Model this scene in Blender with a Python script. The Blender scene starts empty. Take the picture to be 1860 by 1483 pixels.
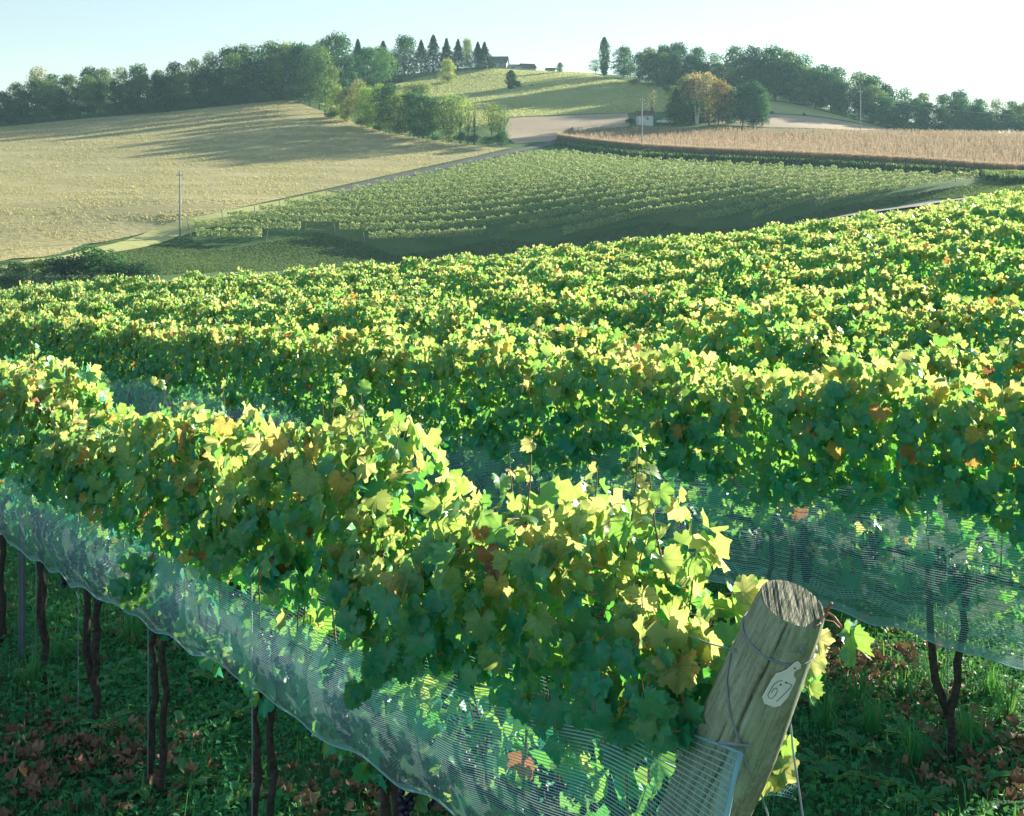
import bpy, bmesh, math, random
import numpy as np
from mathutils import Matrix, Vector

# ------------------------------------------------------------------ camera, sky, sun, exposure
sc = bpy.context.scene
F, U0, VH = 2245.0, 930.0, 328.0          # lens in photo pixels, centre column, eye-level row
cam_d = bpy.data.cameras.new('camera'); cam = bpy.data.objects.new('camera', cam_d)
sc.collection.objects.link(cam); sc.camera = cam
cam.location = (0, 0, 0); cam.rotation_euler = (math.radians(90), 0, 0)
cam_d.sensor_fit = 'HORIZONTAL'; cam_d.sensor_width = 36.0; cam_d.lens = F / 1860 * 36
cam_d.shift_y = -(741.5 - VH) / 1860
cam_d.clip_start = 0.05; cam_d.clip_end = 9000

SUN_EL, SUN_AZ = math.radians(15.8), math.radians(48)     # azimuth to the right of the view
w = bpy.data.worlds.new('World'); sc.world = w; w.use_nodes = True
nt = w.node_tree; bg = nt.nodes['Background']
sky = nt.nodes.new('ShaderNodeTexSky'); sky.sky_type = 'NISHITA'; sky.sun_disc = False
sky.sun_elevation = SUN_EL; sky.sun_rotation = SUN_AZ
sky.air_density = 1.15; sky.dust_density = 0.0; sky.ozone_density = 2.4
hs = nt.nodes.new('ShaderNodeHueSaturation'); hs.inputs['Saturation'].default_value = 0.74
nt.links.new(sky.outputs[0], hs.inputs['Color']); nt.links.new(hs.outputs[0], bg.inputs[0]); bg.inputs[1].default_value = 0.054
sd = bpy.data.lights.new('sun', 'SUN'); sd.energy = 4.8; sd.angle = math.radians(0.55); sd.color = (1.0, 0.90, 0.74)
sun = bpy.data.objects.new('sun', sd); sc.collection.objects.link(sun)
sdir = Vector((math.sin(SUN_AZ) * math.cos(SUN_EL), math.cos(SUN_AZ) * math.cos(SUN_EL), math.sin(SUN_EL)))
sun.rotation_euler = sdir.to_track_quat('Z', 'Y').to_euler(); sun.location = (60, 60, 80)
sc.view_settings.view_transform = 'Standard'; sc.view_settings.look = 'None'
sc.view_settings.exposure = 1.82; sc.view_settings.gamma = 1.0
sc.cycles.max_bounces = 12; sc.cycles.diffuse_bounces = 6; sc.cycles.transmission_bounces = 9
sc.cycles.volume_bounces = 0; sc.cycles.caustics_reflective = False; sc.cycles.caustics_refractive = False

rng = np.random.default_rng(7); random.seed(7)
C = sc.collection

# ------------------------------------------------------------------ helpers
def link(o): C.objects.link(o); return o
def tag(o, label=None, cat=None, group=None, kind=None):
    if label: o['label'] = label
    if cat: o['category'] = cat
    if group: o['group'] = group
    if kind: o['kind'] = kind
    return o
def empty(name, loc=(0, 0, 0), rz=0.0, scale=1.0):
    o = bpy.data.objects.new(name, None); o.empty_display_size = 0.1
    o.location = loc; o.rotation_euler = (0, 0, rz); o.scale = (scale,) * 3
    return link(o)
def ob(name, me, parent=None, loc=None):
    o = bpy.data.objects.new(name, me); link(o)
    if parent is not None: o.parent = parent
    if loc is not None: o.location = loc
    return o
def np_mesh(name, V, T, mats, smooth=False, tint=None, mi=None):
    """triangle (N,3) or quad (N,4) mesh from arrays; tint = one float per vertex"""
    V = np.asarray(V, np.float32); T = np.asarray(T, np.int32); k = T.shape[1]
    me = bpy.data.meshes.new(name)
    me.vertices.add(len(V)); me.vertices.foreach_set('co', V.ravel())
    me.loops.add(len(T) * k); me.loops.foreach_set('vertex_index', T.ravel())
    me.polygons.add(len(T)); me.polygons.foreach_set('loop_start', np.arange(0, len(T) * k, k, dtype=np.int32))
    if mi is not None: me.polygons.foreach_set('material_index', np.asarray(mi, np.int32))
    me.polygons.foreach_set('use_smooth', np.full(len(T), smooth, bool))
    for m in (mats if isinstance(mats, (list, tuple)) else [mats]): me.materials.append(m)
    if tint is not None:
        a = me.attributes.new('tint', 'FLOAT', 'POINT'); a.data.foreach_set('value', np.asarray(tint, np.float32))
    me.update(calc_edges=True); me.validate()
    return me
class MB:
    """collects boxes, tubes and polygons into one mesh"""
    def __init__(s): s.v, s.f = [], []
    def add(s, V, Fc):
        b = len(s.v); s.v += [tuple(p) for p in V]; s.f += [tuple(i + b for i in f) for f in Fc]; return s
    def box(s, x0, x1, y0, y1, z0, z1):
        return s.add([(x0, y0, z0), (x1, y0, z0), (x1, y1, z0), (x0, y1, z0), (x0, y0, z1), (x1, y0, z1), (x1, y1, z1), (x0, y1, z1)],
                     [(3, 2, 1, 0), (4, 5, 6, 7), (0, 1, 5, 4), (1, 2, 6, 5), (2, 3, 7, 6), (3, 0, 4, 7)])
    def tube(s, pts, rad, n=6, caps=True):
        V, Fc = tube_arrays(pts, rad, n, caps); return s.add(V, Fc)
    def build(s, name, mat, parent=None, smooth=False):
        me = bpy.data.meshes.new(name); me.from_pydata(s.v, [], s.f); me.materials.append(mat)
        if smooth: me.polygons.foreach_set('use_smooth', [True] * len(me.polygons))
        me.update()
        return ob(name, me, parent)
def tube_arrays(pts, rad, n=6, caps=True):
    P_ = [Vector(p) for p in pts]; m = len(P_)
    rad = [rad] * m if isinstance(rad, (int, float)) else list(rad)
    V, Fc = [], []; ref = Vector((0.31, 0.2, 0.93))
    for i in range(m):
        t = (P_[min(i + 1, m - 1)] - P_[max(i - 1, 0)]).normalized()
        a = t.cross(ref)
        if a.length < 1e-3: a = t.cross(Vector((1, 0, 0)))
        a.normalize(); b = t.cross(a)
        for k in range(n):
            an = 2 * math.pi * k / n
            V.append(tuple(P_[i] + (a * math.cos(an) + b * math.sin(an)) * rad[i]))
    for i in range(m - 1):
        for k in range(n):
            Fc.append((i * n + k, i * n + (k + 1) % n, (i + 1) * n + (k + 1) % n, (i + 1) * n + k))
    if caps: Fc.append(tuple(range(n - 1, -1, -1))); Fc.append(tuple((m - 1) * n + k for k in range(n)))
    return V, Fc
ONES = 'zeroth first second third fourth fifth sixth seventh eighth ninth tenth eleventh twelfth thirteenth fourteenth fifteenth sixteenth seventeenth eighteenth nineteenth'.split()
TENS = {2: 'twenty', 3: 'thirty', 4: 'forty', 5: 'fifty', 6: 'sixty'}
def nth(i):
    if i < 20: return ONES[i]
    t, o = divmod(i, 10)
    return TENS[t][:-1] + 'ieth' if o == 0 else TENS[t] + '-' + ONES[o]

# ------------------------------------------------------------------ materials
class NT:
    def __init__(s, name):
        s.m = bpy.data.materials.new(name); s.m.use_nodes = True; s.t = s.m.node_tree; s.t.nodes.clear()
        s.out = s.n('ShaderNodeOutputMaterial')
    def n(s, typ, **kw):
        nd = s.t.nodes.new(typ)
        for k, v in kw.items(): setattr(nd, k, v)
        return nd
    def l(s, a, b): s.t.links.new(a, b)
    def ramp(s, fac, stops, interp='LINEAR'):
        r = s.n('ShaderNodeValToRGB'); cr = r.color_ramp; cr.interpolation = interp
        while len(cr.elements) < len(stops): cr.elements.new(0.5)
        for e, (p, c) in zip(cr.elements, stops): e.position = p; e.color = (*c, 1)
        s.l(fac, r.inputs[0]); return r.outputs[0]
    def noise(s, scale, detail=4, rough=0.55, coord=None, vec=None):
        nz = s.n('ShaderNodeTexNoise'); nz.inputs['Scale'].default_value = scale
        nz.inputs['Detail'].default_value = detail; nz.inputs['Roughness'].default_value = rough
        if vec is None:
            tc = s.n('ShaderNodeTexCoord'); vec = tc.outputs[coord or 'Object']
        s.l(vec, nz.inputs['Vector']); return nz.outputs['Fac']
    def math(s, op, a, b=None):
        m = s.n('ShaderNodeMath', operation=op)
        for i, v in enumerate((a, b)):
            if v is None: continue
            if isinstance(v, (int, float)): m.inputs[i].default_value = v
            else: s.l(v, m.inputs[i])
        return m.outputs[0]
    def mix(s, fac, a, b, mode='MIX'):
        m = s.n('ShaderNodeMix', data_type='RGBA', blend_type=mode)
        for i, v in ((0, fac), (6, a), (7, b)):
            if isinstance(v, (int, float)): m.inputs[i].default_value = v
            elif isinstance(v, tuple): m.inputs[i].default_value = (*v, 1)
            else: s.l(v, m.inputs[i])
        return m.outputs[2]
    def bsdf(s, col, rough=0.8, spec=0.3, bump=None, dist=0.01, strength=1.0):
        p = s.n('ShaderNodeBsdfPrincipled'); p.inputs['Roughness'].default_value = rough
        p.inputs['Specular IOR Level'].default_value = spec
        if isinstance(col, tuple): p.inputs['Base Color'].default_value = (*col, 1)
        else: s.l(col, p.inputs['Base Color'])
        if bump is not None:
            b = s.n('ShaderNodeBump'); b.inputs['Distance'].default_value = dist; b.inputs['Strength'].default_value = strength
            s.l(bump, b.inputs['Height']); s.l(b.outputs[0], p.inputs['Normal'])
        return p
    def done(s, sh): s.l(sh.outputs[0] if hasattr(sh, 'outputs') else sh, s.out.inputs[0]); return s.m
def plain(name, col, rough=0.7, spec=0.3, var=0.25, scale=8.0, bump=0.0):
    t = NT(name); nz = t.noise(scale)
    c = t.ramp(nz, [(0.25, tuple(x * (1 - var) for x in col)), (0.75, tuple(min(1, x * (1 + var)) for x in col))])
    return t.done(t.bsdf(c, rough, spec, nz if bump else None, bump))

def leaf_mat(name, obj_tint, refl, trans, mixf=0.45, rough=0.4, spec=0.5, veins=False, blue=0.0):
    t = NT(name)
    if obj_tint:
        oi = t.n('ShaderNodeObjectInfo'); sp = t.n('ShaderNodeSeparateColor'); t.l(oi.outputs['Color'], sp.inputs[0]); tint = sp.outputs[0]
    else:
        at = t.n('ShaderNodeAttribute', attribute_name='tint'); tint = at.outputs['Fac']
    cr = t.ramp(tint, refl); ct = t.ramp(tint, trans)
    if veins:
        tc = t.n('ShaderNodeTexCoord'); sx = t.n('ShaderNodeSeparateXYZ'); t.l(tc.outputs['Object'], sx.inputs[0])
        ax = t.math('ABSOLUTE', sx.outputs[0]); best = None
        for ang in (0.0, 48.0, 100.0):
            a = math.radians(ang)
            d = t.math('ABSOLUTE', t.math('SUBTRACT', t.math('MULTIPLY', ax, math.cos(a)), t.math('MULTIPLY', sx.outputs[1], math.sin(a))))
            along = t.math('ADD', t.math('MULTIPLY', ax, math.sin(a)), t.math('MULTIPLY', sx.outputs[1], math.cos(a)))
            d = t.math('ADD', d, t.math('MULTIPLY', t.math('LESS_THAN', along, 0.0), 1.0))
            best = d if best is None else t.math('MINIMUM', best, d)
        vm = t.math('LESS_THAN', best, 0.011)
        mott = t.noise(7.0, 3)
        cr = t.mix(t.math('MULTIPLY', vm, 0.8), cr, (0.26, 0.36, 0.14))
        ct = t.mix(t.math('MULTIPLY', vm, 0.7), ct, (0.18, 0.32, 0.05))
        rim = t.math('MULTIPLY', t.ramp(t.math('SQRT', t.math('ADD', t.math('MULTIPLY', sx.outputs[0], sx.outputs[0]), t.math('MULTIPLY', sx.outputs[1], sx.outputs[1]))), [(0.30, (0, 0, 0)), (0.46, (1, 1, 1))]), t.ramp(t.noise(2.3, 4, 0.6, 'Generated'), [(0.50, (0, 0, 0)), (0.62, (1, 1, 1))]))
        oi2 = t.n('ShaderNodeObjectInfo'); rim = t.math('MULTIPLY', rim, t.math('GREATER_THAN', oi2.outputs['Random'], 0.45))
        cr = t.mix(t.math('MULTIPLY', rim, 0.8), cr, (0.30, 0.20, 0.06)); ct = t.mix(t.math('MULTIPLY', rim, 0.7), ct, (0.62, 0.36, 0.10))
        cr = t.mix(0.5, cr, t.ramp(mott, [(0.3, (0.55,) * 3), (0.7, (1.0,) * 3)]), 'MULTIPLY')
        ct = t.mix(0.6, ct, t.ramp(mott, [(0.3, (0.6,) * 3), (0.7, (1.0,) * 3)]), 'MULTIPLY')
    p = t.bsdf(cr, rough, spec)
    tr = t.n('ShaderNodeBsdfTranslucent'); t.l(ct, tr.inputs[0])
    ms = t.n('ShaderNodeMixShader'); ms.inputs[0].default_value = mixf
    t.l(p.outputs[0], ms.inputs[1]); t.l(tr.outputs[0], ms.inputs[2])
    return t.done(ms)
VINE_R = [(0.0, (0.012, 0.31, 0.215)), (0.4, (0.026, 0.335, 0.185)), (0.66, (0.12, 0.33, 0.11)), (0.82, (0.28, 0.35, 0.11)),
          (0.90, (0.46, 0.36, 0.06)), (0.95, (0.40, 0.17, 0.06)), (1.0, (0.22, 0.12, 0.07))]
VINE_T = [(0.0, (0.14, 0.52, 0.06)), (0.4, (0.40, 0.68, 0.10)), (0.66, (0.72, 0.80, 0.22)), (0.82, (0.92, 0.84, 0.36)),
          (0.90, (0.90, 0.66, 0.16)), (0.95, (0.55, 0.22, 0.08)), (1.0, (0.25, 0.13, 0.07))]
M = {}
M['leaf'] = leaf_mat('vine_leaf', True, VINE_R, VINE_T, 0.41, 0.38, 0.4, veins=True)
M['leaf_s'] = leaf_mat('vine_leaf_mass', False, VINE_R, VINE_T, 0.37, 0.40, 0.38)
M['petiole'] = plain('petiole', (0.42, 0.16, 0.09), 0.5, 0.3)
M['cane'] = plain('cane', (0.19, 0.13, 0.075), 0.7, 0.2, 0.3, 30)
M['bark'] = plain('vine_bark', (0.055, 0.048, 0.044), 0.95, 0.1, 0.5, 40, 0.01)
M['tree_bark'] = plain('tree_bark', (0.11, 0.10, 0.085), 0.95, 0.1, 0.4, 2)
M['birch_bark'] = plain('birch_bark', (0.62, 0.62, 0.58), 0.8, 0.2, 0.2, 3)
M['grape'] = plain('grape_skin', (0.022, 0.02, 0.055), 0.45, 0.4, 0.5, 25)
M['wire'] = plain('galvanised_wire', (0.22, 0.30, 0.34), 0.45, 0.5)
M['steel'] = plain('weathered_steel', (0.14, 0.19, 0.22), 0.6, 0.4)

# ------------------------------------------------------------------ terrain: heights surveyed at landmarks, thin-plate surface through them
def P(u, v, Y): return ((u - U0) / F * Y, Y, (VH - v) / F * Y)
ROWH = 2.1
_near = [(0,628,9.35),(0,570,23.6),(0,539,37.4),(0,521,51),(450,590,15),(450,530,32),(450,492,52),
 (900,624,10.1),(900,567,16.1),(900,524,22),(900,496,27.8),(900,460,52),(1400,655,7.6),(1400,540,15),(1400,470,27),(1400,412,60),
 (1860,680,6.3),(1860,590,10),(1860,515,14.5),(1860,448,20),(1860,396,32),(1860,366,50),(1860,348,85),(1640,382,72)]
_pts = [(p[0], p[1], p[2] - ROWH) for p in (P(*q) for q in _near)]
_pts += [(0.6,3.15,-2.89),(0,0,-2.75),(4,0,-2.6),(-4,2,-2.95),(0,-25,-2.2),(-25,-20,-3.6),(25,-20,-0.8),
 (-60,95,-11.5),(-20,100,-12.5),(15,105,-11.0),(45,120,-5.2),(80,130,-2.6),(-60,60,-8.5)]
_far = [(330,480,178),(715,487,197.5),(985,467,204.5),(1275,438,205.5),(1500,404,201.5),(700,497,188),(1000,478,190),(1300,448,187),(1500,408,185),(1700,364,200),(1860,338,190),(1650,378,150),
 (150,490,165),(-100,480,170),(400,452,197),(719,463,202.5),(960,439,210),(1200,403,212),(1271,413,210.5),(1500,382,206.5),(1785,330,215),(1990,322,215),
 (330,425,203),(600,352,236),(800,310,268),(1000,272,305),(1300,292,268),(1500,302,255),(1165,283,287),(1860,322,238),
 (1100,248,345),(1400,250,345),(1860,255,335),(2100,258,335),(1240,226,372),(1380,224,375),(1500,226,388),(1640,242,385),
 (950,216,370),(950,190,402),(950,165,436),(950,140,468),(940,127,492),(1070,133,490),(1070,160,440),(1070,195,395),(870,123,492),(1200,160,442),
 (1440,187,430),(1640,240,405),(1860,248,400),(2100,250,400),(1540,215,412),
 (0,470,165),(0,400,203),(0,300,275),(0,231,352),(300,205,372),(500,184,392),(330,405,206),(300,300,277),(560,232,338),(600,200,378),
 (700,238,343),(900,267,312),(800,255,325),(150,350,235),(-250,240,340),(-250,400,200),
 (500,150,452),(620,172,424),(750,142,470),(700,190,400),(200,190,430),(0,215,430)]
_pts += [P(*q) for q in _far]
_pts += [(-140,520,28),(0,560,40),(40,560,41),(140,520,26),(250,460,10),(-250,460,14),(0,750,20),(-350,600,0),(350,600,0),(320,300,6),(-330,260,-2),
 (320,100,2),(-330,60,-16),(200,150,0),(-200,120,-14),(120,40,2),(-110,20,-8)]
_pts = np.array(_pts); _A = _pts[:, :2] / 100.0; _n = len(_A)
def _k(r2): return 0.5 * r2 * np.log(r2 + 1e-12)
_Kp = np.c_[np.ones(_n), _A]
_W = np.linalg.solve(np.block([[_k(((_A[:, None] - _A[None]) ** 2).sum(-1)) + np.eye(_n) * 2e-6, _Kp], [_Kp.T, np.zeros((3, 3))]]), np.r_[_pts[:, 2], 0, 0, 0])
def hgt(x, y):
    x = np.asarray(x, float); y = np.asarray(y, float); x, y = np.broadcast_arrays(x, y); sh = x.shape
    q = np.c_[x.ravel(), y.ravel()] / 100.0; out = np.empty(len(q))
    for i in range(0, len(q), 15000):
        b = q[i:i + 15000]
        out[i:i + 15000] = _k(((b[:, None] - _A[None]) ** 2).sum(-1)) @ _W[:_n] + _W[_n] + b @ _W[_n + 1:]
    r = np.hypot(q[:, 0] * 100, q[:, 1] * 100 - 200); t = np.clip((r - 420) / 260, 0, 1); t = t * t * (3 - 2 * t)
    out = out * (1 - t) - 25 * t
    return out.reshape(sh)
def hz(x, y): return float(hgt(np.array([x]), np.array([y]))[0])
_YS = np.concatenate([np.arange(2.0, 60, 0.1), np.arange(60, 620, 0.5)])
def G(u, v, ymin=0.0):
    """where the ground is seen in direction (u, v)"""
    Y = _YS[_YS >= ymin]; k = (u - U0) / F; z = hgt(k * Y, Y); vv = VH - z / Y * F
    hit = np.nonzero(vv <= v)[0]
    i = hit[0] if len(hit) else int(np.argmin(vv))
    return (k * Y[i], Y[i], z[i])
def GY(u, Y): x = (u - U0) / F * Y; return (x, Y, hz(x, Y))

def field_mat(name, stops, scale, stretch=(1, 1, 1), bump=0.0, fine=None, rough=0.95):
    t = NT(name); tc = t.n('ShaderNodeTexCoord'); mp = t.n('ShaderNodeMapping'); mp.inputs['Scale'].default_value = stretch
    t.l(tc.outputs['Object'], mp.inputs[0])
    n1 = t.noise(scale, 8, 0.65, vec=mp.outputs[0]); n2 = t.noise(fine or scale * 9, 5, 0.7, vec=mp.outputs[0])
    f = t.math('ADD', t.math('MULTIPLY', n1, 0.55), t.math('MULTIPLY', n2, 0.45))
    return t.done(t.bsdf(t.ramp(f, stops), rough, 0.1, n2 if bump else None, bump))
M['turf'] = field_mat('meadow_turf', [(0.3, (0.035, 0.10, 0.035)), (0.5, (0.07, 0.15, 0.05)), (0.7, (0.15, 0.19, 0.07))], 0.12, bump=0.15, fine=2.2)
M['floor'] = field_mat('vineyard_floor', [(0.3, (0.02, 0.06, 0.03)), (0.5, (0.04, 0.11, 0.05)), (0.7, (0.10, 0.10, 0.055))], 1.3, bump=0.03, fine=14)
M['hay'] = field_mat('dry_hay', [(0.28, (0.22, 0.215, 0.10)), (0.5, (0.41, 0.38, 0.19)), (0.72, (0.56, 0.51, 0.30))], 0.09, (0.45, 1.3, 1), 0.35, 1.1)
M['pasture'] = field_mat('mown_pasture', [(0.3, (0.28, 0.34, 0.13)), (0.5, (0.42, 0.45, 0.18)), (0.7, (0.52, 0.51, 0.24))], 0.05, (0.4, 1.5, 1), 0.1, 0.8)
M['stubble'] = field_mat('stubble', [(0.3, (0.34, 0.27, 0.18)), (0.5, (0.46, 0.37, 0.26)), (0.7, (0.55, 0.46, 0.34))], 0.06, (0.4, 1.6, 1), 0.08, 0.9)
M['lawn'] = field_mat('lawn', [(0.3, (0.07, 0.13, 0.035)), (0.5, (0.12, 0.19, 0.05)), (0.7, (0.20, 0.24, 0.08))], 0.1, bump=0.08, fine=1.8)
M['asphalt'] = field_mat('road_asphalt', [(0.3, (0.10, 0.10, 0.105)), (0.7, (0.17, 0.17, 0.175))], 0.5, bump=0.01, fine=9)
M['gravel'] = field_mat('track_gravel', [(0.3, (0.28, 0.26, 0.25)), (0.7, (0.42, 0.39, 0.37))], 0.8, bump=0.02, fine=9)
M['soil'] = field_mat('corn_soil', [(0.3, (0.06, 0.045, 0.03)), (0.7, (0.12, 0.09, 0.055))], 0.5, fine=4)

def stretch_axis(fine, lo, hi, step, far, cap, end):
    pos = list(np.arange(lo, hi + 1e-6, step)); s = step; x = hi
    while x < end:
        s = min(s * 1.22, cap) if x < far else s * 1.5
        x += s; pos.append(x)
    return pos
yp = stretch_axis(0, -6, 26, 0.4, 520, 4.5, 2600)
yp = [-1500, -900, -500, -280, -160, -95, -60, -40, -27, -18, -12, -8.5] + yp
xp = stretch_axis(0, 0, 9, 0.4, 270, 5.0, 1700); xp = [-x for x in xp[:0:-1]] + xp
gx, gy = np.meshgrid(np.array(xp), np.array(yp)); gz = hgt(gx, gy)
nx, ny = len(xp), len(yp)
idx = np.arange(nx * ny).reshape(ny, nx)
quads = np.stack([idx[:-1, :-1], idx[:-1, 1:], idx[1:, 1:], idx[1:, :-1]], -1).reshape(-1, 4)
qc_y = gy[:-1, :-1].ravel(); qc_x = gx[:-1, :-1].ravel()
mi = ((qc_y > -30) & (qc_y < 95) & (np.abs(qc_x) < 75)).astype(int)
ground = ob('ground', np_mesh('ground', np.c_[gx.ravel(), gy.ravel(), gz.ravel()], quads, [M['turf'], M['floor']], True, mi=mi))
tag(ground, 'grassy rolling hillside ground under the vineyard and fields', 'ground', kind='structure')

def inside(poly, x, y):
    x = np.asarray(x); y = np.asarray(y); r = np.zeros(x.shape, bool); n = len(poly)
    for i in range(n):
        x0, y0 = poly[i][:2]; x1, y1 = poly[(i + 1) % n][:2]
        if y0 == y1: continue
        c = ((y0 > y) != (y1 > y)) & (x < (x1 - x0) * (y - y0) / (y1 - y0) + x0)
        r ^= c
    return r
def sheet(name, poly, mat, off, step=5.0, label=None):
    """a field draped over the ground inside a polygon of ground points"""
    bm = bmesh.new(); bm.faces.new([bm.verts.new((p[0], p[1], 0)) for p in poly])
    xs = [p[0] for p in poly]; ys = [p[1] for p in poly]
    for ax, lo, hi in ((0, min(xs), max(xs)), (1, min(ys), max(ys))):
        t = math.ceil(lo / step) * step
        while t < hi:
            co = (t + 0.013, 0, 0) if ax == 0 else (0, t + 0.013, 0); no = (1, 0, 0) if ax == 0 else (0, 1, 0)
            bmesh.ops.bisect_plane(bm, geom=bm.verts[:] + bm.edges[:] + bm.faces[:], plane_co=co, plane_no=no)
            t += step
    bmesh.ops.triangulate(bm, faces=bm.faces[:])
    X = np.array([v.co.x for v in bm.verts]); Yv = np.array([v.co.y for v in bm.verts]); Z = hgt(X, Yv) + off
    for v, z in zip(bm.verts, Z): v.co.z = z
    bm.normal_update()
    for f in bm.faces:
        f.smooth = True
        if f.normal.z < 0: f.normal_flip()
    me = bpy.data.meshes.new(name); bm.to_mesh(me); bm.free(); me.materials.append(mat)
    o = ob(name, me); tag(o, label, name.split('_')[-1], kind='structure'); return o
def px_poly(lst): return [G(u, v, 100) for u, v in lst]
def ribbon_poly(lst, wid):
    c = [Vector(G(u, v, 90)[:2]) if not isinstance(u, tuple) else Vector(u) for u, v in lst]; L, R = [], []
    for i, p in enumerate(c):
        t = (c[min(i + 1, len(c) - 1)] - c[max(i - 1, 0)]).normalized(); n_ = Vector((-t.y, t.x)) * wid / 2
        L.append(p + n_); R.append(p - n_)
    return [tuple(p) for p in L + R[::-1]]
hay_poly = px_poly([(-200,242),(0,231),(150,217),(300,205),(420,193),(530,184),(575,200),(620,215),(700,242),(800,258),(900,270),(930,270),
                    (860,286),(760,307),(600,343),(400,388),(300,412),(150,447),(0,478),(-200,520)])
hay_sheet = sheet('hay_field', hay_poly, M['hay'], 0.14, label='dry golden hay field on the left slope below the wood')
past_poly = px_poly([(580,190),(640,172),(700,160),(760,142),(870,124.5),(940,128),(1000,131),(1070,134),(1120,146),(1200,160),(1225,185),(1215,204),(1080,207),(925,214),(905,225),(820,235),(700,225)])
sheet('pasture', past_poly, M['pasture'], 0.12, label='pale green mown pasture on the hilltop')
sheet('stubble_field', px_poly([(925,215.5),(1080,208.5),(1140,207),(1145,230),(1030,241),(1005,258),(935,262),(915,245)]), M['stubble'], 0.13, label='pinkish stubble field beside the lane')
sheet('stubble_field', px_poly([(1290,209),(1400,208),(1470,212),(1560,226),(1660,241.5),(1560,238.5),(1400,233),(1290,228)]), M['stubble'], 0.13, label='pale stubble strip behind the house trees')
sheet('pasture', px_poly([(1380,183),(1440,189),(1540,216),(1630,238.5),(1560,224.5),(1470,210.5),(1400,206.5),(1380,206)]), M['pasture'], 0.13, label='rough grassy slope under the right wood')
sheet('lawn', px_poly([(1145,232),(1290,229.5),(1400,234.5),(1560,240),(1680,244),(1500,246),(1300,243),(1150,238)]), M['lawn'], 0.14, label='green lawn in front of the red house')
corn_poly = px_poly([(1012,262),(1090,273),(1165,281),(1300,290),(1500,300),(1700,311),(1900,323),(2000,326),(2000,256),(1860,254),(1640,250),(1400,248),(1200,243),(1100,244),(1040,250)])
sheet('corn_soil', corn_poly, M['soil'], 0.13, label='bare brown soil beneath the ripe corn')
lane_poly = ribbon_poly([(1040,248),(1010,259),(975,268),(940,276),(860,293),(760,315),(680,333),(610,351)], 3.4)
sheet('lane', lane_poly, M['asphalt'], 0.20, 4.0, label='grey lane climbing between hay field and far vineyard')
sheet('grass_path', ribbon_poly([(608,351.5),(520,372),(400,400),(300,427),(180,458),(40,490),(-150,530)], 4.5), M['pasture'], 0.17, 4.0, label='pale grassy path below the hay field')
track_poly = ribbon_poly([(1520,396),(1560,390),(1650,378),(1760,362),(1860,350),(2000,338)], 4.2)
sheet('track', track_poly, M['gravel'], 0.16, 4.0, label='pale gravel track beyond the near vineyard')

# ------------------------------------------------------------------ foliage tools
def unit(a): return a / np.maximum(np.linalg.norm(a, axis=-1, keepdims=True), 1e-9)
def frames(nrm, tip):
    z = unit(nrm); y = unit(tip - (tip * z).sum(-1, keepdims=True) * z); x = np.cross(y, z)
    return np.stack([x, y, z], -1)                          # columns are the local axes
def cards(r, pos, nrm, size, aspect=0.7, tipdir=None):
    """small bent rhombic leaf faces"""
    n = len(pos); tip = r.normal(size=(n, 3)) if tipdir is None else tipdir
    R = frames(nrm, tip); s = np.broadcast_to(size, (n,))[:, None]
    loc = np.array([(0, -0.5, 0), (0.5 * aspect, 0, 0.12), (0, 0.5, -0.05), (-0.5 * aspect, 0, 0.12)])
    V = pos[:, None] + np.einsum('nij,kj->nki', R, loc) * s[:, None]
    return V.reshape(-1, 3), np.arange(4 * n).reshape(n, 4)
def tree_leaf_mat(name, mixf=0.42, tc=(1.9, 2.0, 0.85)):
    t = NT(name); oi = t.n('ShaderNodeObjectInfo'); at = t.n('ShaderNodeAttribute', attribute_name='tint')
    c = t.mix(1.0, oi.outputs['Color'], t.ramp(at.outputs['Fac'], [(0, (0.55, 0.62, 0.75)), (0.5, (1.0, 1.0, 1.0)), (1, (1.75, 1.45, 0.95))]), 'MULTIPLY')
    p = t.bsdf(c, 0.6, 0.25); tr = t.n('ShaderNodeBsdfTranslucent'); t.l(t.mix(1.0, c, tc, 'MULTIPLY'), tr.inputs[0])
    ms = t.n('ShaderNodeMixShader'); ms.inputs[0].default_value = mixf
    t.l(p.outputs[0], ms.inputs[1]); t.l(tr.outputs[0], ms.inputs[2]); return t.done(ms)
M['tree_leaf'] = tree_leaf_mat('tree_leaf')
M['needle'] = tree_leaf_mat('conifer_needle', 0.2)

def blob_crown(r, blobs, n, size):
    """leaf faces spread through ellipsoid clumps; blobs = (centre, radii)"""
    vol = np.array([b[1][0] * b[1][1] for b in blobs]) ; cnt = (n * vol / vol.sum()).astype(int) + 4
    Pp, Nn, Tt = [], [], []
    for (c, rad), k in zip(blobs, cnt):
        d = unit(r.normal(size=(k, 3))); d[:, 2] = np.where(d[:, 2] < -0.35, -d[:, 2] * 0.6, d[:, 2]); d = unit(d)
        rr = (0.45 + 0.6 * r.random(k) ** 0.5)[:, None] * (1 + 0.18 * np.sin(d[:, :1] * 7 + d[:, 1:2] * 5 + c[0] * 3))
        Pp.append(np.array(c) + d * rr * np.array(rad)); Nn.append(d + r.normal(size=(k, 3)) * 0.55)
        Tt.append(np.clip(r.normal(0.5 + r.normal() * 0.12, 0.17, k), 0, 1))
    Pp = np.concatenate(Pp); V, Q = cards(r, Pp, np.concatenate(Nn), size * (0.6 + 0.8 * r.random(len(Pp))), 0.75)
    return np_mesh('crown', V, Q, M['tree_leaf'], False, np.repeat(np.concatenate(Tt), 4))
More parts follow.
